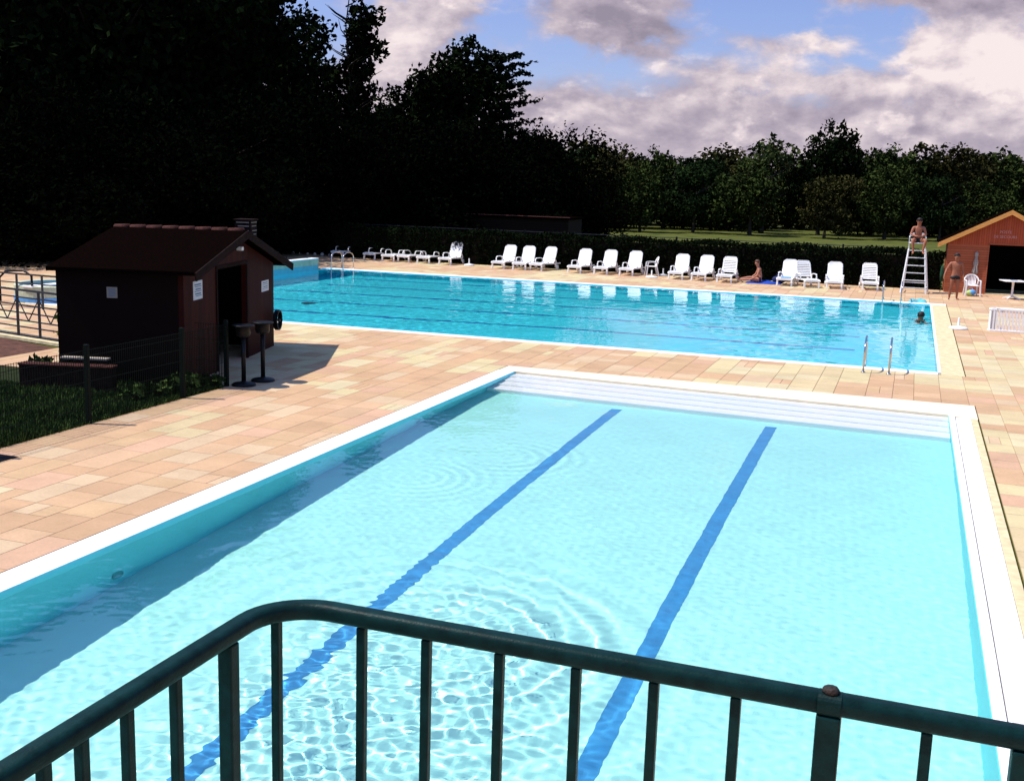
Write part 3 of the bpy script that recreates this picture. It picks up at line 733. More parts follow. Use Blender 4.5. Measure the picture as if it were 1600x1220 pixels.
ch = make_chair('white plastic armchair seen from the side between loungers and parasol feet')
p = upx(1014, 431); ch.location = (p.x + .05, p.y + .25, 0); ch.rotation_euler.z = R(-68)
p = upx(1518, 463); dup(ch, (p.x, p.y + .30, 0), R(10), 'white plastic armchair with slatted back in front of the wooden cabin wall')

p = upx(1581, 468)
t = thing('garden_table', 'white plastic table on one leg before the dark cabin doorway', 'table', (p.x, p.y + .2, 0), R(14))
MB().box(-.42, .42, -.42, .42, .70, .735).build('tabletop', M['white'], t, bevel=.012)
MB().lathe([(.055, .08), (.045, .12), (.04, .5), (.05, .66), (.10, .70)], n=14).build('column', M['white'], t, smooth=True)
for k in range(4):
    a = R(45 + 90 * k); MB().sweep([(.03 * math.cos(a), .03 * math.sin(a), .12), (.2 * math.cos(a), .2 * math.sin(a), .07), (.36 * math.cos(a), .36 * math.sin(a), .02)], [(.03, -.02), (.03, .02), (-.03, .02), (-.03, -.02)]).build('foot', M['white'], t)
mb = MB(); mb.box(-.16, .10, -.1, .08, 0, .012); mb.box(-.15, .09, -.09, .07, .012, .016); tag(mb.build('magazine', M['ink'], bevel=.003, loc=(p.x + .05, p.y + .2, .736)), 'dark magazine lying on the white plastic table', 'magazine')
def parasol_foot(px, py, r, label):
    p = upx(px, py); t = thing('parasol_base', label, 'parasol base', (p.x, p.y, 0), 0, 'empty white parasol bases')
    MB().lathe([(r, 0), (r, .035), (r * .9, .06), (r * .4, .085), (.05, .10)], n=24).build('foot', M['white'], t, smooth=True)
    MB().lathe([(.035, .09), (.03, .10), (.03, .33), (.026, .335)], n=12).build('tube', M['white'], t, smooth=True)
parasol_foot(733, 415, .25, 'empty white parasol base in the gap between the lounger groups')
parasol_foot(1018, 434, .27, 'empty white parasol base at the feet of the side-on armchair')
parasol_foot(1036, 431, .20, 'smaller greyish parasol base in the hedge shade right of the armchair')
parasol_foot(1497, 514, .27, 'empty white parasol base on the open paving right of the far pool')

# ------------------------------------------------------------------ pool ladders
def ladder(x0, x1, yd, yp, sgn, label):
    """two steel rails from the deck (yd) over into the water (yp)"""
    t = thing('pool_ladder', label, 'pool ladder', (0, 0, 0), 0, 'stainless pool ladders')
    for x in (x0, x1):
        pa = [(x, yd, 0), (x, yd, .42)]
        m_ = (yd + yp) / 2; hw = abs(yp - yd) / 2
        for i in range(13):
            q = math.pi * i / 12; pa.append((x, m_ - (yp - yd) / 2 * math.cos(q), .50 + .24 * math.sin(q)))
        pa += [(x, yp, .2), (x, yp, -.95)]
        under(MB().tube(pa, .0215, 10).build('rail', M['steel'], t, smooth=True))
        MB().lathe([(.05, 0), (.05, .012), (.025, .03)], (x, yd, .004), 14).build('flange', M['steel'], t, smooth=True)
    for z in (-.25, -.52, -.8):
        under(MB().box(x0, x1, yp - .04, yp + .04, z - .012, z + .012).build('step', M['steel'], t))
    return t
ladder(23.43, 23.97, -.92, .10, 1, 'steel pool ladder on the near side of the far pool')
ladder(23.33, 23.98, 18.45, 17.18, -1, 'steel pool ladder at the foot of the lifeguard chair')
ladder(.30, .88, 18.15, 17.18, -1, 'steel pool ladder in the corner by the flat loungers')

# ------------------------------------------------------------------ lifeguard chair
t = thing('lifeguard_chair', 'tall white metal lifeguard ladder chair behind the far pool', 'lifeguard chair', (0, 0, 0))
MW = mat('white_metal_paint', (.74, .74, .74), .4, var=.05, scale=6)
def fp(s, k): return Vector(((23.90 + .17 * k) if s < 0 else (24.88 - .18 * k), 22.0 + .45 * k, 1.78 * k))       # front stiles
def bp_(s, k): return Vector(((23.98 + .10 * k) if s < 0 else (24.96 - .22 * k), 23.35 - .42 * k, 1.78 * k))      # rear stiles
for s in (-1, 1):
    MB().bar(fp(s, 0), fp(s, 1), .045).build('stile', MW, t); MB().bar(bp_(s, 0), bp_(s, 1), .04).build('stile', MW, t)
for z in (.22, .52, .82, 1.12, 1.43, 1.72):
    k = z / 1.78; MB().bar(fp(-1, k), fp(1, k), .07, .03).build('rung', MW, t)
MB().bar(bp_(-1, .2), bp_(1, .2), .03).build('brace', MW, t); MB().bar(bp_(-1, .6), bp_(1, .6), .03).build('brace', MW, t)
for s in (-1, 1): MB().bar(fp(s, .12), bp_(s, .12), .03).build('brace', MW, t)
MB().box(24.05, 24.72, 22.42, 22.96, 2.0, 2.04).build('seat', MW, t, bevel=.008)
for s in (-1, 1):
    x = 24.07 if s < 0 else 24.70
    MB().sweep([(x, 22.45, 1.78), (x, 22.45, 2.24), (x, 22.9, 2.28), (x, 22.94, 1.78)], [(.018, -.018), (.018, .018), (-.018, .018), (-.018, -.018)]).build('armrest', MW, t)
MB().box(24.07, 24.70, 22.93, 22.96, 2.28, 2.42).build('backrest', MW, t, bevel=.006)

# ------------------------------------------------------------------ people
def skinmesh(name, V_, E_, m, parent=None, root=0, sub=2):
    """V_: list of (co, (rx, ry))"""
    me = bpy.data.meshes.new(name); me.from_pydata([v[0] for v in V_], E_, []); me.materials.append(m)
    o = bpy.data.objects.new(name, me); COL.objects.link(o)
    if parent: o.parent = parent
    md = o.modifiers.new('Skin', 'SKIN'); md.use_smooth_shade = True; md.branch_smoothing = .4
    if not me.skin_vertices:
        me.attributes.new('skin', 'FLOAT', 'POINT') if False else None
    for i, v in enumerate(V_):
        d = me.skin_vertices[0].data[i]; r = v[1]; d.radius = r if isinstance(r, tuple) else (r, r); d.use_root = (i == root)
    sm = o.modifiers.new('Subdivision', 'SUBSURF'); sm.levels = sub; sm.render_levels = sub
    return o
def person(label, J, loc, rz, skin, hair, shorts=None, sun=False, face=(0, -1, 0), female=False, rcv=False):
    J = {k: Vector(v) for k, v in J.items()}
    V_ = []; E_ = []; ix = {}
    k = 1.03 if female else 1.17
    def ad(n, co, r, par=None):
        ix[n] = len(V_); V_.append((tuple(co), r)); 
        if par is not None: E_.append((ix[par], ix[n]))
    ad('pelvis', J['pelvis'], (.150 * k, .105 * k))
    ad('waist', J['pelvis'].lerp(J['chest'], .42), (.130 * k, .095 * k), 'pelvis')
    ad('chest', J['chest'], (.165 * k, .115 * k), 'waist')
    ad('collar', J['chest'].lerp(J['neck'], .62), (.115 * k, .080 * k), 'chest')
    ad('neck', J['neck'], .056 * k, 'collar')
    hd = J['head']; f = Vector(face).normalized(); upv = (hd - J['neck']).normalized()
    ad('jaw', J['neck'].lerp(hd, .55) + f * .018, .080, 'neck')
    ad('head', hd, .112, 'jaw'); ad('crown', hd + upv * .080 - f * .008, .080, 'head')
    for s in 'LR':
        sg = -1 if s == 'R' else 1
        ad('sh' + s, J['sh' + s], .066 * k, 'collar'); ad('ua' + s, J['sh' + s].lerp(J['el' + s], .5), .052 * k, 'sh' + s)
        ad('el' + s, J['el' + s], .042 * k, 'ua' + s); ad('fa' + s, J['el' + s].lerp(J['wr' + s], .35), .042 * k, 'el' + s)
        ad('wr' + s, J['wr' + s], .029 * k, 'fa' + s)
        d = J['hand' + s].normalized(); side = Vector(J['thumb' + s]); side = (side - d * side.dot(d)).normalized(); nrm = d.cross(side)
        if nrm.dot(Vector(J.get('curl' + s, (0, -1, -.3)))) < 0: nrm = -nrm
        pm = J['wr' + s] + d * .055; ad('palm' + s, pm, (.038, .022), 'wr' + s)
        for q, (o_, ln) in enumerate(((.030, .070), (.011, .080), (-.010, .075), (-.029, .058))):
            b = pm + side * o_ + d * .038; ad(f'f{q}a{s}', b, .0105, 'palm' + s)
            c_ = b + d * ln * .55 + nrm * .014; ad(f'f{q}b{s}', c_, .0095, f'f{q}a{s}'); ad(f'f{q}c{s}', c_ + d * ln * .32 + nrm * .03, .008, f'f{q}b{s}')
        tb = J['wr' + s] + d * .035 + side * .036; ad('ta' + s, tb, .0125, 'palm' + s); ad('tb' + s, tb + side * .022 + d * .035 + nrm * .008, .010, 'ta' + s)
        ad('hip' + s, J['hip' + s], .094 * k, 'pelvis'); ad('th' + s, J['hip' + s].lerp(J['kn' + s], .45), .083 * k, 'hip' + s)
        ad('kn' + s, J['kn' + s], .057 * k, 'th' + s); ad('ca' + s, J['kn' + s].lerp(J['an' + s], .32), .056 * k, 'kn' + s)
        ad('an' + s, J['an' + s], .036, 'ca' + s); tv = Vector(J['toe' + s]).normalized()
        ad('he' + s, J['an' + s] - Vector((0, 0, .035)) + tv * .01, .036, 'an' + s)
        ad('ft' + s, J['an' + s] + tv * .11 - Vector((0, 0, .052)), (.040, .026), 'he' + s); ad('to' + s, J['an' + s] + tv * .18 - Vector((0, 0, .062)), (.036, .018), 'ft' + s)
    o = skinmesh('person', V_, E_, skin); o.location = loc; o.rotation_euler.z = rz; tag(o, label, 'person')
    if rcv: under(o)
    # head details
    rgt = f.cross(upv).normalized()
    def at(a, b, c): return hd + rgt * a + f * b + upv * c
    mb = MB()
    mb.ball(at(0, -.018, .040), .117, .122, .116, 14, 10); hr = mb.build('hair', hair, o, smooth=True)
    for v in hr.data.vertices:          # cut the cap back from the face
        q = v.co - hd; ff = q.dot(f); uu = q.dot(upv)
        if ff > .045 and uu < .080: v.co = hd + q * .78 + upv * .02 - f * .02
        if uu < -.02: v.co = hd + (q - upv * (uu + .02)) * .9
    for a in (-.034, .034):
        mb = MB(); mb.ball(at(a, .098, .018), .012, .011, .009, 8, 6); mb.build('eye', M['ink'] if False else M['black'], o, smooth=True)
        mb = MB(); mb.ball(at(a * 3.0, -.004, .008), .018, .024, .030, 8, 6); mb.build('ear', skin, o, smooth=True)
    mb = MB(); mb.ball(at(0, .112, -.006), .015, .022, .028, 8, 6); mb.build('nose', skin, o, smooth=True)
    mb = MB(); mb.ball(at(0, .100, -.050), .026, .010, .006, 8, 6); mb.build('mouth', M['rust'], o, smooth=True)
    if sun:
        mb = MB()
        for a in (-.036, .036): mb.ball(at(a, .106, .020), .034, .016, .025, 10, 6)
        mb.bar(at(-.03, .113, .026), at(.03, .113, .026), .012, .010)
        for a in (-1, 1): mb.bar(at(a * .068, .098, .026), at(a * .108, -.01, .026), .006, .010)
        mb.build('sunglasses', M['black'], o, smooth=False)
    if shorts:
        m_, ln, stripe = shorts
        SV = [(tuple(J['pelvis'] + (J['chest'] - J['pelvis']) * .30), (.168 * k, .124 * k)), (tuple(J['pelvis']), (.178 * k, .134 * k))]; SE = [(0, 1)]
        for s in 'LR':
            SV.append((tuple(J['hip' + s]), .122 * k)); SE.append((1, len(SV) - 1))
            SV.append((tuple(J['hip' + s].lerp(J['kn' + s], ln)), .112 * k)); SE.append((len(SV) - 2, len(SV) - 1))
        sh = skinmesh('shorts', SV, SE, m_, o, root=1)
        if stripe:
            for s, sg in (('L', 1), ('R', -1)):
                a_ = J['hip' + s]; b_ = J['hip' + s].lerp(J['kn' + s], ln); off = Vector((sg * .098, 0, .0)) if abs((a_ - b_).z) < .2 else Vector((sg * .09, 0, 0))
                MB().bar(a_ + off, b_ + off, .03, .09).build('side_stripe', M['white'], o, bevel=.008)
    return o
# standing bather (local: faces -y, feet on z = 0)
std = dict(pelvis=(0, 0, .93), chest=(.0, .02, 1.25), neck=(0, .01, 1.47), head=(0, -.015, 1.645),
           shL=(.19, .015, 1.40), elL=(.27, .04, 1.12), wrL=(.29, -.05, .88), shR=(-.19, .015, 1.40), elR=(-.33, .02, 1.15), wrR=(-.42, -.08, .93),
           handL=(.05, -.15, -1), thumbL=(0, -1, 0), handR=(-.3, -.25, -1), thumbR=(0, -1, 0),
           hipL=(.10, 0, .86), knL=(.115, -.02, .48), anL=(.13, .02, .085), hipR=(-.10, 0, .86), knR=(-.125, -.02, .48), anR=(-.15, .02, .085),
           toeL=(.25, -1, 0), toeR=(-.3, -1, 0))
p = upx(1489, 468)
person('bather in short black trunks standing barefoot by the wooden cabin', std, (p.x, p.y, 0), R(10), M['skin'], M['hair'], (M['shorts'], .30, False))
# lifeguard seated on the tall chair
sit = dict(pelvis=(0, 0, .12), chest=(0, -.03, .46), neck=(0, -.05, .68), head=(0, -.075, .855),
           shL=(.20, -.03, .60), elL=(.29, -.10, .33), wrL=(.10, -.30, .25), shR=(-.20, -.03, .60), elR=(-.29, -.10, .33), wrR=(-.10, -.30, .25),
           handL=(-1, -.35, -.15), thumbL=(0, -.3, 1), handR=(1, -.35, -.1), thumbR=(0, -.3, 1), curlL=(0, 1, 0), curlR=(0, 1, 0),
           hipL=(.11, -.05, .10), knL=(.255, -.44, .10), anL=(.17, -.46, -.33), hipR=(-.11, -.05, .10), knR=(-.255, -.44, .10), anR=(-.20, -.46, -.33),
           toeL=(.25, -1, -.25), toeR=(-.25, -1, -.25))
person('lifeguard in dark shorts and sunglasses sitting with clasped hands on the tall chair', sit, (24.385, 22.70, 2.04), R(8), M['skin'], M['hair'], (M['shorts'], .45, True), sun=True)
# sunbather sitting on the blue towel, legs stretched out to the left
lie = dict(pelvis=(0, 0, .13), chest=(-.10, .0, .46), neck=(-.17, .0, .67), head=(-.22, -.015, .83),
           shL=(-.12, .17, .58), elL=(-.24, .20, .33), wrL=(-.42, .14, .20), shR=(-.12, -.17, .58), elR=(-.20, -.22, .32), wrR=(-.40, -.18, .16),
           handL=(-1, -.1, -.2), thumbL=(0, -1, 0), handR=(-1, .1, -.3), thumbR=(0, 1, 0), curlL=(0, 0, -1), curlR=(0, 0, -1),
           hipL=(-.06, .10, .11), knL=(-.48, .12, .20), anL=(-.92, .09, .12), hipR=(-.06, -.10, .11), knR=(-.50, -.11, .12), anR=(-.95, -.10, .10),
           toeL=(-.4, .2, 1), toeR=(-.4, -.2, 1))
p = upx(1186, 441); p.y = 22.9; 
person('sunbather sitting on a blue towel with legs stretched out between the loungers', lie, (p.x + .15, p.y, .03), R(12), M['skin2'], M['hairb'], (M['navy'], .18, False), face=(-.75, -.6, -.15), female=True)
def cloth(name, w, d, h, m, loc, rz, label, cat, seed=1, n=18):
    rg = np.random.default_rng(seed); ph = rg.uniform(0, 6.28, 6); vs = []
    for lay in (1, 0):
        for i in range(n + 1):
            for j in range(n + 1):
                a, b = i / n - .5, j / n - .5; e = max(0, 1 - (2 * abs(a)) ** 4) * max(0, 1 - (2 * abs(b)) ** 4)
                z = h * e * (.55 + .25 * math.sin(9 * a + ph[0] + 3 * b) + .25 * math.sin(11 * b + ph[1] - 4 * a)) + .006
                vs.append((a * w + .03 * math.sin(8 * b + ph[2]), b * d + .03 * math.sin(7 * a + ph[3]), max(.004, z) if lay else .001))
    k = (n + 1) ** 2; fs = []
    for i in range(n):
        for j in range(n):
            o = i * (n + 1) + j; fs.append((o, o + n + 1, o + n + 2, o + 1)); fs.append((k + o, k + o + 1, k + o + n + 2, k + o + n + 1))
    for i in range(n):
        for a, b in ((i * (n + 1), (i + 1) * (n + 1)), ((i + 1) * (n + 1) + n, i * (n + 1) + n), (i + 1, i), (n * (n + 1) + i, n * (n + 1) + i + 1)):
            fs.append((a, k + a, k + b, b)) if True else None
    o = MB().add(vs, fs).build(name, m, smooth=True, loc=loc); o.rotation_euler.z = rz; return tag(o, label, cat)
cloth('towel', 1.5, .75, .13, M['bluetowel'], (p.x + .25, p.y - .05, .004), R(5), 'crumpled bright blue towel under the seated sunbather', 'towel', 3)
mb = MB(); mb.ball((0, 0, .17), .30, .17, .17, 16, 10); mb.tube([(-.14, 0, .31), (-.10, 0, .42), (.10, 0, .42), (.14, 0, .31)], .014, 6)
tag(mb.build('beach_bag', M['navy'], smooth=True, loc=(p.x + .86, p.y + .35, 0)), 'dark navy beach bag on the ground behind the sunbather', 'bag')
p = upx(1434, 471)
cloth('towel', .60, .34, .15, M['teal'], (p.x, 17.95, .006), R(0), 'turquoise towel crumpled at the pool edge by the guard chair', 'towel', 5)
# swimmer
swim = dict(pelvis=(0, 0, -.62), chest=(0, 0, -.27), neck=(0, 0, -.06), head=(0, -.01, .125),
            shL=(.19, 0, -.115), elL=(.34, .10, -.14), wrL=(.52, .02, -.09), shR=(-.19, 0, -.115), elR=(-.40, -.10, -.16), wrR=(-.55, -.18, -.11),
            handL=(1, -.1, 0), thumbL=(0, 1, 0), handR=(-1, -.2, 0), thumbR=(0, 1, .2), curlL=(0, 0, -1), curlR=(0, 0, -1),
            hipL=(.09, 0, -.68), knL=(.11, .05, -1.0), anL=(.11, .32, -1.08), hipR=(-.09, 0, -.68), knR=(-.11, .02, -1.0), anR=(-.11, .30, -1.08), toeL=(0, .5, -1), toeR=(0, .5, -1))
p = upx(1440, 500, -.05)
person('dark haired swimmer with head and shoulders above water near the pool end', swim, (p.x - .03, p.y + .1, -.055), R(200), M['skin'], M['hair'], (M['shorts'], .25, False), rcv=True)

# ------------------------------------------------------------------ wooden first aid cabin at the right
def text(name, s, size, m, parent, loc, rot, extr=.002):
    cu = bpy.data.curves.new(name, 'FONT'); cu.body = s; cu.size = size; cu.align_x = 'CENTER'; cu.align_y = 'CENTER'; cu.extrude = extr
    cu.materials.append(m); o = bpy.data.objects.new(name, cu); COL.objects.link(o)
    if parent: o.parent = parent
    o.location = loc; o.rotation_euler = rot
    bpy.context.view_layer.update(); me = bpy.data.meshes.new_from_object(o.evaluated_get(bpy.context.evaluated_depsgraph_get()))
    q = bpy.data.objects.new(name, me); COL.objects.link(q); q.parent = parent; q.location = loc; q.rotation_euler = rot
    if not me.materials: me.materials.append(m)
    bpy.data.objects.remove(o); q.name = name; return q
cab = thing('wooden_cabin', 'red brown wooden first aid cabin with gabled front and open dark doorway', 'cabin', (25.6, 23.8, 0))
W_, AP, EV, DP = 4.62, 2.31, 2.12, 3.0
d0, d1, dz = 1.60, 3.70, 2.03
MB().box(0, d0, 0, .06, 0, 2.0).build('wall', M['siding'], cab); MB().box(d1, W_, 0, .06, 0, 2.0).build('wall', M['siding'], cab)
mb = MB(); mb.box(0, .06, .061, DP, 0, 2.0); mb.build('wall', M['siding'], cab); MB().box(W_ - .06, W_, .061, DP, 0, 2.0).build('wall', M['siding'], cab)
MB().box(.061, W_ - .061, DP - .06, DP, 0, 2.1).build('wall', M['dark'], cab)  # back wall coloured near-black as interior shade
def gx(x): return EV + 1.22 * (1 - abs(x - AP) / AP)
gv = [(0, 2.0), (d0, 2.0), (d0, dz), (d1, dz), (d1, 2.0), (W_, 2.0), (W_, EV), (AP, EV + 1.22), (0, EV)]
vs = [(x, y, z) for y in (-.004, .058) for x, z in gv]; n = len(gv)
def tri(q): return q
MB().add(vs, [(0, 1, 2, 7, 8), (2, 3, 7), (3, 4, 5, 6, 7), (n + 8, n + 7, n + 2, n + 1, n), (n + 7, n + 3, n + 2), (n + 7, n + 6, n + 5, n + 4, n + 3)] + [(i, n + i, n + (i + 1) % n, (i + 1) % n) for i in range(n)]).build('gable', M['vertboards'], cab)
for s in (-1, 1):
    def rp(k, y, dz_=0): return (AP + s * (AP + .38) * k, y, EV + 1.22 + .06 - 1.22 * (AP + .38) / AP * k + dz_)
    vs = [rp(0, -.22), rp(1, -.22), rp(1, DP + .2), rp(0, DP + .2), rp(0, -.22, .06), rp(1, -.22, .06), rp(1, DP + .2, .06), rp(0, DP + .2, .06)]
    MB().add(vs, [(3, 2, 1, 0), (4, 5, 6, 7), (0, 1, 5, 4), (1, 2, 6, 5), (2, 3, 7, 6), (3, 0, 4, 7)]).build('roof', M['roof'], cab)
    vs = [rp(0, -.255, -.12), rp(1.01, -.255, -.12), rp(1.01, -.223, -.12), rp(0, -.223, -.12), rp(0, -.255, .07), rp(1.01, -.255, .07), rp(1.01, -.223, .07), rp(0, -.223, .07)]
    MB().add(vs, [(3, 2, 1, 0), (4, 5, 6, 7), (0, 1, 5, 4), (1, 2, 6, 5), (2, 3, 7, 6), (3, 0, 4, 7)]).build('fascia', M['fascia'], cab)
MB().bar((d0 - .02, -.012, 0), (d0 - .02, -.012, dz + .04), .05, .02).bar((d0 - .045, -.012, dz + .045), (d1 + .04, -.012, dz + .045), .02, .05).bar((d1 + .02, -.012, 0), (d1 + .02, -.012, dz + .018), .05, .02).build('door_frame', M['siding'], cab)
MB().box(d0, d1, -.1, .3, 0, .035).build('sill', M['cream'], cab)
pk = mat('pink_white_lettering', (.50, .24, .22), .7)
text('lettering', 'POSTE', .155, pk, cab, (2.16, -.008, 2.56), (R(90), 0, 0)); text('lettering', 'DE SECOURS', .155, pk, cab, (2.16, -.008, 2.37), (R(90), 0, 0))
# pale towel on a hook, bag and racket under the armchair, leaning parasol pole
mb = MB(); vs = []; nn = 12
for i in range(nn + 1):
    z = 1.72 - .92 * i / nn; w_ = .025 + .085 * (i / nn) ** .5 + .02 * math.sin(i * 1.3)
    for j in range(9):
        a = j / 8 - .5; vs.append((a * 2 * w_, -.05 - .03 * math.cos(a * 14 + i * .2) * (.3 + i / nn), z + .04 * abs(a)))
for i in range(nn + 1):
    z = 1.72 - .92 * i / nn; w_ = .025 + .085 * (i / nn) ** .5 + .02 * math.sin(i * 1.3)
    for j in range(9):
        a = j / 8 - .5; vs.append((a * 2 * w_, -.035 - .03 * math.cos(a * 14 + i * .2) * (.3 + i / nn), z + .04 * abs(a)))
K = 9 * (nn + 1); fs = []
for i in range(nn):
    for j in range(8):
        o = i * 9 + j; fs += [(o, o + 9, o + 10, o + 1), (K + o, K + o + 1, K + o + 10, K + o + 9)]
    o = i * 9; fs += [(o, K + o, K + o + 9, o + 9), (o + 8, o + 17, K + o + 17, K + o + 8)]
for j in range(8): o = nn * 9 + j; fs.append((o, K + o, K + o + 1, o + 1)); fs.append((j, j + 1, K + j + 1, K + j))
tag(mb.add(vs, fs).build('towel', M['grey'], smooth=True, loc=(26.74, 23.8, 0)), 'pale grey towel hanging on the cabin wall above the armchair', 'towel')
p = upx(1516, 464)
t = thing('sports_bag', 'small lime and blue bag under the armchair by the cabin', 'bag', (p.x, p.y + .45, 0), R(8))
MB().ball((0, 0, .13), .21, .13, .13, 14, 8).build('body', M['lime'], t, smooth=True); MB().ball((.07, -.02, .15), .15, .125, .125, 14, 8).build('flap', M['sky'], t, smooth=True)
MB().tube([(-.1, 0, .24), (-.06, 0, .33), (.06, 0, .33), (.1, 0, .24)], .012, 6).build('handle', M['white'], t)
p = upx(1478, 455)
mb = MB(); mb.tube([(0, 0, 1.12), (.01, 0, 1.02), (.02, .01, .75), (.02, 0, .45)], [.015, .06, .09, .07], 10); mb.tube([(0, 0, 1.15), (0, 0, .0)], .014, 6)
tag(mb.build('closed_parasol', M['green'], smooth=True, loc=(25.45, 23.55, 0)), 'dark green closed parasol standing at the cabin corner behind the bather', 'parasol')

# ------------------------------------------------------------------ brick hut at the left
HA = math.atan2(.248, .969); H0 = (11.77, -9.36)
def hw(x, y): return H0[0] + x * math.cos(HA) - y * math.sin(HA), H0[1] + x * math.sin(HA) + y * math.cos(HA)
hut = thing('pool_hut', 'dark red brown hut with tiled gable roof and notices on its shaded walls', 'hut', (*H0, 0), HA)
LX, WY, HR = -2.42, 5.45, 2.66
HE = {-1: 2.06, 1: 1.92}
def gz(y):
    e = HE[-1 if y < WY / 2 else 1]; return e + (HR - e) * (1 - abs(y - WY / 2) / (WY / 2))
D0, D1, DZ = 1.75, 3.5, 2.02
def gpoly(poly, m, name):
    n = len(poly); vs = [(x, y, z) for x in (0, -.10) for y, z in poly]
    return MB().add(vs, [tuple(range(n)), tuple(range(2 * n - 1, n - 1, -1))] + [(i, n + i, n + (i + 1) % n, (i + 1) % n) for i in range(n)]).build(name, m, hut)
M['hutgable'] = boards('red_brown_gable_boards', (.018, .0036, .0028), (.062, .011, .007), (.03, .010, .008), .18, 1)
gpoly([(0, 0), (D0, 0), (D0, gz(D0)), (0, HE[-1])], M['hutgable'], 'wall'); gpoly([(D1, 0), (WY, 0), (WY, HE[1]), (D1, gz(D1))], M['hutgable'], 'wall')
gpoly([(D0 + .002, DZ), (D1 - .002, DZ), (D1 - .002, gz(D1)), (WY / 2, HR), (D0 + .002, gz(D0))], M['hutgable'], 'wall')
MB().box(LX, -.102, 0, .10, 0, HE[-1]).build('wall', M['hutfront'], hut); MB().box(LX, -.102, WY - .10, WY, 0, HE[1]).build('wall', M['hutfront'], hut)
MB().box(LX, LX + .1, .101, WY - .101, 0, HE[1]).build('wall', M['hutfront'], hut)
MB().box(-.75, -.7, D0 - .3, D1 + .3, 0, DZ).build('doorway_shade_panel', M['dark'], hut)  # black panel behind the opening, painted shade of the interior
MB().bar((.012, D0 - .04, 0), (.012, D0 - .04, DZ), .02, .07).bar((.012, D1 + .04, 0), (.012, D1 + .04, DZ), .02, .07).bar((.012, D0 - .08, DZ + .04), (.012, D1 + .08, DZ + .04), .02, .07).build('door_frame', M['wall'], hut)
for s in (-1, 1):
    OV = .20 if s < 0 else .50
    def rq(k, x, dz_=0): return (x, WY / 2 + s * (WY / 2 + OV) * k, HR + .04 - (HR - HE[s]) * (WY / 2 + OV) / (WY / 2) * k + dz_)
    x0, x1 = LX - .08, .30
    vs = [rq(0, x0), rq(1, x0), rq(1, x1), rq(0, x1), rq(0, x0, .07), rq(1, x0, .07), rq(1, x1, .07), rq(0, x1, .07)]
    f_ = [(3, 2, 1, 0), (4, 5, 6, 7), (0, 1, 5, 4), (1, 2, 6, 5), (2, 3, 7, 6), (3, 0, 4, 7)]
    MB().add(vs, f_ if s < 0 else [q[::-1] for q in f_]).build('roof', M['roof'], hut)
    mb = MB(); mb.bar(rq(0, x1 + .012, -.02), rq(1, x1 + .012, -.02), .03, .16); mb.build('fascia', M['wall'], hut)
mb = MB()
for i in range(8): mb.tube([(LX - .08 + .345 * i, WY / 2, HR + .06), (LX - .08 + .345 * (i + 1) - .03, WY / 2, HR + .075)], .085, 8)
mb.build('ridge_tile', M['ridge'], hut, smooth=True)
def notice(y0, y1, z0, z1, name='notice', front=False, lines=4, head=True):
    if front: mb = MB().box(y0, y1, -.012, -.001, z0, z1)
    else: mb = MB().box(.001, .012, y0, y1, z0, z1)
    o = mb.build(name, M['paper'] if not front else M['mortar'], hut); mb = MB()
    for i in range(lines):
        z = z1 - (z1 - z0) * (.16 + .74 * i / lines); hgt = (z1 - z0) * (.07 if i % 2 == 0 else .04); a, b = y0 + (y1 - y0) * (.12 + .05 * (i % 3)), y1 - (y1 - y0) * (.12 + .06 * ((i + 1) % 2))
        if front: mb.box(a, b, -.0145, -.0125, z - hgt, z)
        else: mb.box(.0125, .0145, a, b, z - hgt, z)
    mb.build('print', M['ink'], o)
notice(.46, .92, 1.54, 1.89, lines=6); notice(4.55, 5.05, 1.33, 1.57, lines=4); notice(-1.45, -1.25, 1.58, 1.78, front=True, lines=5)
MB().box(.02, .14, 2.86, 2.98, 2.34, 2.42).build('floodlight', M['white'], hut, bevel=.01)
mb = MB(); mb.box(-.52, -.17, 4.35, 4.8, 2.0, 2.9)
chm = mb.build('chimney', M['wall'], hut); mb = MB()
for i, z in enumerate((2.86, 2.78, 2.68, 2.60, 2.52)): mb.box(-.169, -.162, 4.40 + .04 * (i % 3), 4.78 - .05 * (i % 2), z - .008, z + .008); mb.box(-.48 + .03 * (i % 3), -.20, 4.342, 4.349, z - .010, z + .010)
mb.build('mortar_joints', M['mortar'], chm)
MB().box(-.55, -.14, 4.32, 4.83, 2.9, 2.93).build('cap', M['wall'], chm)
# low wall with a plank, planted corner
a = hw(-2.62, -1.05); b = hw(-.95, -1.02)
t = thing('low_wall', 'low dark brick wall on the grass before the hut', 'wall', (0, 0, 0))
mb = MB(); dx, dy = math.cos(HA), math.sin(HA); nx_, ny_ = -dy * .22, dx * .22
mb.prism([a, b, (b[0] + nx_, b[1] + ny_), (a[0] + nx_, a[1] + ny_)], -.02, .44); mb.build('brickwork', M['wall'], t)
e = .025; mb = MB(); mb.prism([(a[0] - dx * e + dy * e, a[1] - dy * e - dx * e), (b[0] + dx * e + dy * e, b[1] + dy * e - dx * e), (b[0] + nx_ + dx * e - dy * e, b[1] + ny_ + dy * e + dx * e), (a[0] + nx_ - dx * e - dy * e, a[1] + ny_ - dy * e + dx * e)], .441, .475)
mb.build('coping_slab', M['ridge'], t, bevel=.008)
p0 = hw(-2.1, -.55); mb = MB(); mb.box(-.02, .86, 0, .16, .50, .535)
t = thing('plank_bench', 'narrow pale topped plank bench between the low wall and the hut', 'bench', (*p0, 0), HA)
mb.build('seat', M['mortar'], t, bevel=.004)
for x in (.06, .74): MB().box(x, x + .05, .03, .13, 0, .499).build('leg', M['wall'], t)

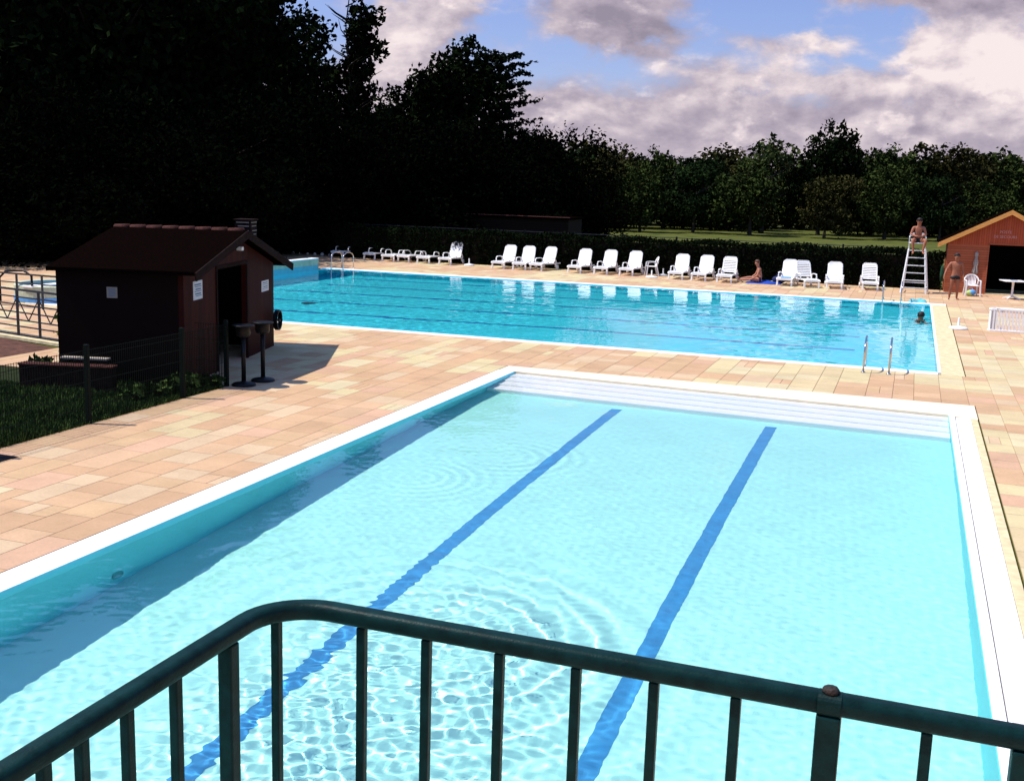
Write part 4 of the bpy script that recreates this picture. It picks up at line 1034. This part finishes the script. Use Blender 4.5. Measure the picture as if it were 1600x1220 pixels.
# black pedestal stands, hose reel, drain
def stand(px, py, label):
    p = upx(px, py); t = thing('pedestal_stand', label, 'stand', (p.x, p.y, 0), 0, 'black round based stands')
    MB().lathe([(.225, 0), (.225, .025), (.20, .045), (.06, .07), (.04, .09)], n=28).build('base', M['black'], t, smooth=True)
    MB().lathe([(.042, .08), (.042, .98)], n=14).build('column', M['black'], t, smooth=True)
    MB().lathe([(.04, .90), (.12, .93), (.135, .98), (.135, 1.10), (.205, 1.12), (.21, 1.135), (.19, 1.14), (.12, 1.13)], n=24).build('top', M['black'], t, smooth=True)
stand(381, 602, 'black pedestal stand with round foot next to the fence end'); stand(411, 595, 'black pedestal stand with round foot nearest the hut shadow')
hx = hw(.06, 5.35); mb = MB()
for k in range(3): mb.tube([(.03 + .035 * k, .20 * math.cos(q * .3142), .22 * math.sin(q * .3142)) for q in range(21)], .02, 6)
mb.box(-.03, .12, -.03, .03, -.03, .03)
o = mb.build('hose_reel', M['black'], smooth=True, loc=(hx[0], hx[1], .62)); o.rotation_euler.z = HA; tag(o, 'black coiled hose on the far corner of the hut wall', 'hose reel')
mb = MB(); mb.box(-.17, .17, -.17, .17, -.01, .003)
for i in range(6): mb.box(-.15, .15, -.145 + .052 * i, -.125 + .052 * i, .003, .008)
tag(mb.build('drain_grate', M['black'], loc=(12.86, -15.03, .002)), 'small square black drain grate in the paving at the left edge', 'drain')

# mesh fence along the grass
t = thing('mesh_fence', 'dark green wire mesh fence between the grass strip and the paving', 'fence', (0, 0, 0))
fx = 12.43; ys_ = [-17.55, -15.15, -12.75, -10.35, -9.02]
for y in ys_: MB().box(fx - .035, fx + .035, y - .035, y + .035, 0, 1.24).build('post', M['fence'], t, bevel=.006)
for y0, y1 in zip(ys_, ys_[1:]):
    mb = MB(); y = y0 + .06
    while y < y1 - .04: mb.box(fx - .003, fx + .003, y - .003, y + .003, .05, 1.16); y += .05
    for z in (.06, .26, .46, .66, .86, 1.06, 1.15): mb.box(fx + .0032, fx + .0092, y0 + .04, y1 - .04, z - .0035, z + .0035)
    mb.build('mesh_panel', M['fence'], t)
e0 = (fx, -9.02); e1 = hw(.1, .25); mb = MB(); d = Vector((e1[0] - e0[0], e1[1] - e0[1], 0))
for i in range(1, int(d.length / .05)):
    q = Vector((*e0, 0)) + d * (i * .05 / d.length); mb.box(q.x - .003, q.x + .003, q.y - .003, q.y + .003, .05, 1.16)
for z in (.06, .46, .86, 1.15): mb.bar((*e0, z), (*e1, z), .006)
mb.build('mesh_panel', M['fence'], t)

# grass blades on the fenced strip
def grass(name, rects, n, h, m, label, seed):
    r = np.random.default_rng(seed); ar = np.array([(b - a) * (d - c) for a, b, c, d in rects]); ch_ = r.choice(len(rects), n, p=ar / ar.sum()); rc = np.array(rects)[ch_]
    x = rc[:, 0] + (rc[:, 1] - rc[:, 0]) * r.random(n); y = rc[:, 2] + (rc[:, 3] - rc[:, 2]) * r.random(n)
    patch = .6 + .5 * np.sin(x * 2.1 + np.sin(y * 1.3)) * np.sin(y * 1.7 + 1) 
    hh = h * (.5 + r.random(n)) * np.clip(patch + .3, .5, 1.4); a = r.random(n) * 6.283; w = .008 + .008 * r.random(n); le = r.normal(0, .35, (n, 2)) * hh[:, None]
    v = np.zeros((n, 3, 3)); v[:, 0] = np.stack([x - w * np.cos(a), y - w * np.sin(a), np.full(n, -.015)], 1); v[:, 1] = np.stack([x + w * np.cos(a), y + w * np.sin(a), np.full(n, -.015)], 1)
    v[:, 2] = np.stack([x + le[:, 0], y + le[:, 1], hh], 1)
    me = bpy.data.meshes.new(name); me.vertices.add(3 * n); me.vertices.foreach_set('co', v.astype(np.float32).ravel()); me.loops.add(3 * n); me.loops.foreach_set('vertex_index', np.arange(3 * n, dtype=np.int32))
    me.polygons.add(n); me.polygons.foreach_set('loop_start', (np.arange(n) * 3).astype(np.int32)); me.update(calc_edges=True); me.materials.append(m)
    o = bpy.data.objects.new(name, me); COL.objects.link(o); return tag(o, label, 'grass', kind='stuff')
grass('grass', [(8.6, 12.46, -18.5, -10.55), (9.6, 12.40, -10.6, -9.75), (11.9, 12.46, -9.75, -8.95)], 60000, .085, M['blade'], 'short green grass on the fenced strip before the hut', 4)
grass('lawn_grass', [(-14, -3.6, 26.0, 46)], 30000, .16, mat('dry_grass_blade', (.085, .088, .02), .95, spec=.05, var=.3, scale=.8), 'sunlit rough grass behind the border stones', 9)

# ------------------------------------------------------------------ left terrace: railings, paddling pool, plants
def terrace_rail(P0, P1, zs, zig, label, sp):
    t = thing('terrace_railing', label, 'railing', (0, 0, 0)); a = Vector((*P0, 0)); b = Vector((*P1, 0)); n = max(1, round((b - a).length / sp))
    for i in range(n + 1):
        q = a.lerp(b, i / n); MB().bar(q, q + Vector((0, 0, zs[0] + .02)), .045).build('post', M['greyrail'], t)
    mb = MB()
    for z in zs: mb.bar(a + Vector((0, 0, z)), b + Vector((0, 0, z)), .03 if z < zs[0] else .045)
    mb.build('rail', M['greyrail'], t)
    if zig:
        mb = MB(); z0, z1 = zig
        for i in range(n):
            q0, q1 = a.lerp(b, i / n), a.lerp(b, (i + 1) / n); qm = (q0 + q1) / 2
            mb.bar(q0 + Vector((0, 0, z1)), qm + Vector((0, 0, z0)), .02).bar(qm + Vector((0, 0, z0)), q1 + Vector((0, 0, z1)), .02)
        mb.build('zigzag', M['greyrail'], t)
terrace_rail((2.2, -5.27), (7.0, -6.38), (1.10, .93, .75, .57, .39, .24, .04), (.39, .93), 'dark ornamental terrace railing with zigzag infill left of the hut', .76)
terrace_rail((-3.6, -.9), (4.2, -1.6), (.95, .70), None, 'plain low railing farther back on the sunlit terrace', 1.0)
mb = MB(); mb.prism([(2.0, -5.32), (7.1, -6.5), (7.1, -6.68), (2.0, -5.50)], -.03, .035); struct(mb.build('kerb', M['cream']))
p = upx(92, 468)
t = thing('paddling_pool', 'small grey blue paddling pool on the terrace left of the hut', 'paddling pool', (p.x, p.y, 0))
mb = MB(); mb.lathe([(1.25, 0), (1.25, .48), (1.20, .52), (1.12, .50), (1.10, .12)], n=36); mb.build('wall', M['basewall'], t, smooth=False)
MB().lathe([(1.262, .02), (1.262, .16)], n=36).build('blue_band', M['sky'], t)
MB().lathe([(1.09, .38), (.01, .381)], n=36).build('water', M['sky'], t)
MB().tube([(-1.0, -1.3, 0), (-1.0, -1.3, .7), (-.8, -1.25, .9), (-.2, -1.2, .95), (.1, -1.2, .8), (.12, -1.2, 0)], .035, 8).build('handle_bar', M['black'], t, smooth=True)

# ------------------------------------------------------------------ foliage
def leaves(clumps, per, spread, size, seed, flat=.0):
    """clumps: (n,3); returns verts, count of diamond shaped leaves"""
    r = np.random.default_rng(seed); c = np.repeat(clumps, per, axis=0); n = len(c)
    d = r.normal(0, 1, (n, 3)); d /= np.linalg.norm(d, axis=1)[:, None]
    c = c + d * spread * r.random(n)[:, None] ** .6 * np.array([1, 1, 1 - flat * .7])
    a = r.normal(0, 1, (n, 3)); a[:, 2] *= (1 - flat); a /= np.linalg.norm(a, axis=1)[:, None]; b = r.normal(0, 1, (n, 3)); b -= a * (a * b).sum(1)[:, None]; b /= np.linalg.norm(b, axis=1)[:, None]
    s = size * (.55 + .9 * r.random(n))[:, None]
    v = np.stack([c - a * s, c - b * s * .55, c + a * s, c + b * s * .55], 1)
    return v.reshape(-1, 3)
def leafmesh(name, v, m):
    n = len(v) // 4; me = bpy.data.meshes.new(name); me.vertices.add(4 * n); me.vertices.foreach_set('co', v.astype(np.float32).ravel())
    me.loops.add(4 * n); me.loops.foreach_set('vertex_index', np.arange(4 * n, dtype=np.int32)); me.polygons.add(n)
    me.polygons.foreach_set('loop_start', (np.arange(n) * 4).astype(np.int32)); me.update(calc_edges=True); me.materials.append(m); return me
def ell(blobs, n, seed, shell=.55):
    r = np.random.default_rng(seed); vol = np.array([(b[3] * b[4] * b[5]) ** .7 for b in blobs]); k = r.choice(len(blobs), n, p=vol / vol.sum()); B = np.array(blobs)[k]
    d = r.normal(0, 1, (n, 3)); d /= np.linalg.norm(d, axis=1)[:, None]; rad_ = shell + (1 - shell) * r.random(n) ** .5
    return B[:, :3] + d * B[:, 3:] * rad_[:, None]
def trunkmesh(h, r0, limbs, m, seed, crown_r):
    rnd = random.Random(seed); mb = MB(); pts = []; x = y = 0
    for i in range(7):
        k = i / 6; pts.append((x, y, h * k)); x += rnd.uniform(-.02, .02) * h; y += rnd.uniform(-.02, .02) * h
    mb.tube(pts, [r0 * (1.25 if i == 0 else 1 - .8 * i / 6) for i in range(7)], 8)
    for i in range(limbs):
        k = rnd.uniform(.35, .95); z = h * k; a = rnd.uniform(0, 6.28); L_ = crown_r * rnd.uniform(.5, .95); b = pts[min(6, int(k * 6))]
        mb.tube([(b[0], b[1], z), (b[0] + L_ * .5 * math.cos(a), b[1] + L_ * .5 * math.sin(a), z + L_ * .25), (b[0] + L_ * math.cos(a + .2), b[1] + L_ * math.sin(a + .2), z + L_ * .55)], [r0 * .4, r0 * .25, r0 * .06], 6)
    me = bpy.data.meshes.new('trunk'); me.from_pydata(mb.v, [], mb.f); me.materials.append(m); return me
def plant_tree(name, label, cat, x, y, crown, trunk, s=(1, 1, 1), rz=0, group=None):
    t = thing(name, label, cat, (x, y, -.05), rz, group); t.scale = s
    c = bpy.data.objects.new('crown', crown); COL.objects.link(c); c.parent = t
    if trunk: k = bpy.data.objects.new('trunk', trunk); COL.objects.link(k); k.parent = t
    return t
def lumps(seed, n, R_, z0, z1, rmin, rmax, cone=0.0):
    rnd = random.Random(seed); out = []
    for i in range(n):
        z = rnd.uniform(z0, z1); k = (z - z0) / (z1 - z0); rr = R_ * (1 - cone * k) * (1 - .9 * max(0, k - .72)) ; a = rnd.uniform(0, 6.28); q = rr * rnd.random() ** .5
        s = rnd.uniform(rmin, rmax); out.append((q * math.cos(a), q * math.sin(a), z, s, s, s * rnd.uniform(.7, .95)))
    return out

# orchard row across the lawn (crown about 7.5 m high at scale 1)
orch = []
for v in range(4):
    bl = lumps(20 + v, 18, 2.5, 1.7, 6.2, .9, 1.7)
    cm = leafmesh('crown', leaves(ell(bl, 480, 50 + v), 12, .5, .165, 70 + v), M[('leafC', 'leafC2', 'leafC', 'leafC3')[v]]); orch.append((cm, trunkmesh(4.6, .17, 7, M['bark2'], v, 2.6)))
wood = []
for v in range(3):
    bl = lumps(25 + v, 26, 2.9, .7, 6.2, 1.0, 1.8); wood.append(leafmesh('crown', leaves(ell(bl, 620, 56 + v), 12, .5, .17, 76 + v), M[('leafC', 'leafC3', 'leafC2')[v]]))
bl = lumps(31, 12, 2.2, 2.6, 6.6, .8, 1.3); pale = leafmesh('crown', leaves(ell(bl, 200, 61), 9, .5, .22, 81), M['leafD'])
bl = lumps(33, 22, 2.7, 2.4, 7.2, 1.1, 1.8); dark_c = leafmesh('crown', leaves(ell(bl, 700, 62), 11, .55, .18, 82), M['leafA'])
rnd = random.Random(3)
frontrow = [(850, 103), (915, 107), (990, 106), (1072, 108), (1160, 106), (1275, 104), (1368, 106), (1452, 105), (1535, 106), (1625, 104), (1700, 105)]
DESC = ['at the left end of the orchard row, half before the cedar', 'second from the left in the orchard row', 'third from the left in the orchard row', 'fourth from the left, above the parasol feet', 'just left of the tall dark round tree, front row',
        'below the tall dark round tree, front row', 'left behind the lifeguard, front row', 'right behind the lifeguard, front row', 'above the cabin roof slope, front row', 'above the cabin ridge, front row', 'at the right edge of the orchard row']
for i, (px, d) in enumerate(frontrow):
    x, y = spot(px, d); c, k = orch[i % 4]; s = rnd.uniform(.80, 1.06)
    plant_tree('orchard_tree', 'round leafy green tree ' + DESC[i], 'tree', x, y, c, k, (s, s, s * rnd.uniform(.92, 1.05)), rnd.uniform(0, 6), 'orchard trees across the lawn')
for i, (px, d, sc_) in enumerate([(815, 112, 1.25), (880, 116, 1.12), (945, 117, 1.18), (1025, 118, 1.18), (1100, 117, 1.08), (1145, 121, 1.0), (1345, 116, 1.22), (1400, 119, 1.25), (1460, 117, 1.2), (1520, 118, 1.28), (1580, 117, 1.22), (1650, 118, 1.3)]):
    x, y = spot(px, d); c, k = wood[i % 3], orch[i % 4][1]; s = sc_ * rnd.uniform(.88, 1.08)
    o = plant_tree('woodland_tree', 'taller green tree in the wood behind the orchard row', 'tree', x, y, c, k, (s * rnd.uniform(.85, 1.15), s * 1.0, s), rnd.uniform(0, 6), 'trees of the wood behind the orchard')
for i in range(14):
    x, y = spot(790 + 68 * i, 130); c, k = wood[i % 3], orch[i % 4][1]; s = 1.1 + .08 * (i % 3)
    plant_tree('woodland_tree', 'taller green tree in the wood behind the orchard row', 'tree', x, y, c, k, (s * 1.5, s * 1.3, s), i * 1.3, 'trees of the wood behind the orchard')
x, y = spot(1178, 112); plant_tree('pale_tree', 'pale green airy tree standing above the orchard left of the dark round one', 'tree', x, y, pale, orch[0][1], (1.15, 1.15, 1.22), 1)
x, y = spot(1265, 113); plant_tree('dark_round_tree', 'tall dark round tree rising above the orchard in the distance', 'tree', x, y, dark_c, orch[1][1], (1.12, 1.12, 1.28), 2)

# tall dark park trees at the left
tall = []
for v in range(3):
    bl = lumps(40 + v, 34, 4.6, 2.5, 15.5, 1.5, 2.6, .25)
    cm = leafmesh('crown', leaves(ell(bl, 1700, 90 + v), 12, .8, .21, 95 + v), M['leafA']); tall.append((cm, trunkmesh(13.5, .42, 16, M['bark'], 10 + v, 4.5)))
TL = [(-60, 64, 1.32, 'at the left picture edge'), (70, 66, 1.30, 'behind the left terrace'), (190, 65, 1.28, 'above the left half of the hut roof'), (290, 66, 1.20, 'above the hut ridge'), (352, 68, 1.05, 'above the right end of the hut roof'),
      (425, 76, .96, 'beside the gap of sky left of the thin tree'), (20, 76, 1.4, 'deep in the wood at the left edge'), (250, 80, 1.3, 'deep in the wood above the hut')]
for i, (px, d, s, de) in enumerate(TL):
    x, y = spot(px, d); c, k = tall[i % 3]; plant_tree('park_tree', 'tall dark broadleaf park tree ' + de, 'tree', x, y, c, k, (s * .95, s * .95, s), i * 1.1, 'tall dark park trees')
# thin ragged tree
bl = [(.1, 0, 3 + .75 * i, .75 + .5 * (i % 3 == 0), .8, .75) for i in range(15)] + [(-1.2, 0, 8, 1.2, 1.2, 1), (1.2, .2, 7.2, 1.3, 1.2, 1), (.9, 0, 11.5, .9, .8, .6), (1.0, 0, 13.6, .7, .7, .5), (-.9, 0, 10.3, .9, .8, .6)]
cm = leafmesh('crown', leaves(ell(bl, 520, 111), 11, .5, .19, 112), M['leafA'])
x, y = spot(553, 72); plant_tree('ragged_tree', 'thin ragged tree with bare twigs reaching the top of the picture', 'tree', x, y, cm, trunkmesh(15.6, .13, 30, M['bark'], 44, 2.2), (1.0, 1.0, 1.02))
# rounded tree and cedar
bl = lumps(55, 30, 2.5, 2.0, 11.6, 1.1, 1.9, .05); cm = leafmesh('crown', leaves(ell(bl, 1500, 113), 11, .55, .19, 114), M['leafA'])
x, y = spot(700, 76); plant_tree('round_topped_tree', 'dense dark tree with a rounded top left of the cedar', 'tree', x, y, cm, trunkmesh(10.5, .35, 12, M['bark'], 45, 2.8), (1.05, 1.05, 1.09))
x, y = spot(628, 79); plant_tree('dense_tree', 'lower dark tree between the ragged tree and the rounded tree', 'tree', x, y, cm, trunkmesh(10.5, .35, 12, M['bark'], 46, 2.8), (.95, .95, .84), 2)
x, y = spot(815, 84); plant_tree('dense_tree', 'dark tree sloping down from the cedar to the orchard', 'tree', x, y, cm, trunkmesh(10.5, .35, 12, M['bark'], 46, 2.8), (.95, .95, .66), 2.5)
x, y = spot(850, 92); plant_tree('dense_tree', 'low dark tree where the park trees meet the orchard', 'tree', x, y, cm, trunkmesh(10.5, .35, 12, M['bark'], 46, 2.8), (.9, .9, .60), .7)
rnd = random.Random(8); pts = []
for lv in range(16):
    z = 2.6 + lv * .68; Lm = 4.4 * (1 - .45 * (z / 13.2) ** 2) * rnd.uniform(.75, 1.1)
    for a in np.arange(0, 6.28, .62):
        a += rnd.uniform(-.25, .25); Lb = Lm * rnd.uniform(.6, 1.05)
        for q in np.linspace(.15, 1, 9):
            pts.append((Lb * q * math.cos(a) + rnd.gauss(0, .16), Lb * q * math.sin(a) + rnd.gauss(0, .16), z + .28 * Lb * q - .07 * Lb * q * q + rnd.gauss(0, .06)))
cm = leafmesh('crown', leaves(np.array(pts), 7, .36, .17, 115, .75), M['leafB'])
x, y = spot(762, 77); plant_tree('cedar', 'dark cedar with flat layered branches against the sky', 'tree', x, y, cm, trunkmesh(13.0, .36, 8, M['bark'], 47, 2.0), (.82, .82, .94))

# dark shrubs in front of the park trees
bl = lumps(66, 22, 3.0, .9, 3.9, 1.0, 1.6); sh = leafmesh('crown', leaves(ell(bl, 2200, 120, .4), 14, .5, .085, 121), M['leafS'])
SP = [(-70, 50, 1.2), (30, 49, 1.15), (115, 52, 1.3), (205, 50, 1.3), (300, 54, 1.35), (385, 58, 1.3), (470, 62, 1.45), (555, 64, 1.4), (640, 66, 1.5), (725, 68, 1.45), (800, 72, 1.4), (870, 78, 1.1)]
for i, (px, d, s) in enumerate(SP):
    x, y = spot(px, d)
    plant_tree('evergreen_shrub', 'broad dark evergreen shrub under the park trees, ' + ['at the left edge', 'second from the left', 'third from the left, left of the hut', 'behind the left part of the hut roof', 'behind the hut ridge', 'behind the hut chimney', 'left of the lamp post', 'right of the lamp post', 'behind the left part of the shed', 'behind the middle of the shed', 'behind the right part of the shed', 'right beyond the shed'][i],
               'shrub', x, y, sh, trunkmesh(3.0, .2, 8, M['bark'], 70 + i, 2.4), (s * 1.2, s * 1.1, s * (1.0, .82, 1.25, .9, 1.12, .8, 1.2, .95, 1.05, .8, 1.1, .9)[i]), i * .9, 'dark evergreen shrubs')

# clipped hedge behind the loungers
r = np.random.default_rng(77); n = 7000
hx_ = r.uniform(-3.9, 25.55, n); side = r.random(n)
hy_ = np.where(side < .6, 24.62 + .12 * r.random(n), r.uniform(24.65, 25.5, n)); hz_ = np.where(side < .6, r.uniform(.03, 1.47, n), 1.44 + .12 * r.random(n) + .06 * np.sin(hx_ * 1.7))
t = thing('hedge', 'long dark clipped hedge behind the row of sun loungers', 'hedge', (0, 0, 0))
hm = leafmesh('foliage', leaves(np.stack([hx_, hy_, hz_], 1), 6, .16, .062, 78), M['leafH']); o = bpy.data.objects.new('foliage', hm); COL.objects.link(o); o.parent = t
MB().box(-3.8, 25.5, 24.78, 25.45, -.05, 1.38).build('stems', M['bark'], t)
# wire fence, border stones, shed, lamp
t = thing('wire_fence', 'dark post and wire fence behind the hedge and the border stones', 'fence', (0, 0, 0))
for x in [-8.6, -7.4, -6.0, -5.45, -4.5, -3.7] + [-1.2 + 2.5 * i for i in range(11)]: MB().box(x - .04, x + .04, 25.66, 25.74, -.05, 1.72).build('post', M['black'], t)
mb = MB()
for z in (1.66, 1.1, .55): mb.bar((-9.5, 25.70, z), (24.5, 25.70, z), .018 if z < 1.6 else .03)
mb.build('wire', M['greyrail'], t)
rnd = random.Random(4); proto = None
for i in range(9):
    x = -7.6 + .46 * i; lab = 'small white border stone in the row before the left grass'
    if not proto:
        mb = MB(); mb.ball((0, 0, .06), .085, .075, .075, 10, 7); proto = tag(mb.build('border_stone', M['white'], smooth=True, loc=(x, 25.2 - .06 * i, 0)), lab, 'stone', 'white border stones')
    else:
        c = proto.copy(); COL.objects.link(c); c.location = (x, 25.2 - .06 * i, 0); c.rotation_euler.z = i; c.scale = (rnd.uniform(.8, 1.2),) * 3
t = thing('park_shed', 'long low dark shed with a thin roof edge coloured as sunlit behind the hedge', 'shed', (-1.9, 32, 0), R(0))
MB().box(0, 8.5, 0, 2.6, -.05, 2.12).build('wall', M['shed'], t); MB().box(-.12, 8.62, -.18, 2.8, 2.121, 2.22).build('roof', M['roof'], t, bevel=.01); MB().bar((-.14, -.2, 2.235), (8.64, -.2, 2.235), .05, .03).build('roof_edge', M['redline'], t)
t = thing('lamp_post', 'thin grey lamp post before the dark trees', 'lamp post', (-12.2, 40, 0))
MB().tube([(0, 0, -.05), (0, 0, 4.1)], .035, 8).build('pole', M['mortar'], t); MB().lathe([(.05, 4.05), (.16, 4.12), (.17, 4.2), (.05, 4.27)], n=12).build('lamp', M['mortar'], t)
# plants at the hut's left corner
def sprig(x, y, h, w, n, label, m):
    r = np.random.default_rng(int(h * 100)); pts = np.stack([r.normal(0, w, n), r.normal(0, w, n), r.uniform(.08, h, n)], 1)
    t = thing('leafy_plant', label, 'plant', (x, y, -.02)); o = bpy.data.objects.new('foliage', leafmesh('foliage', leaves(pts, 5, .09, .075, 5), m)); COL.objects.link(o); o.parent = t
    mb = MB()
    for i in range(3): mb.tube([(.02 * i, 0, 0), (.03 * i - .03, .02, h * .5), (.05 * i - .05, -.02, h * .95)], .01, 5)
    mb.build('stem', M['bark2'], t)
x, y = hw(-2.62, .75); sprig(x, y, 1.15, .10, 34, 'slender young plant with light green leaves at the hut corner', M['leafY'])
x, y = hw(-2.62, -.25); sprig(x, y, .42, .17, 60, 'low dark green bush behind the low wall', M['blade'])
rnd = random.Random(2)
for i in range(5):
    x = 12.25 - .09 * i; y = -9.25 - .42 * i; sprig(x, y, .22 + .05 * (i % 3), .08, 16, 'weed tuft at the foot of the mesh fence, ' + ['at the fence end', 'next to the fence end', 'midway along the last panel', 'beside the last post', 'just past the last post'][i], M['blade'])
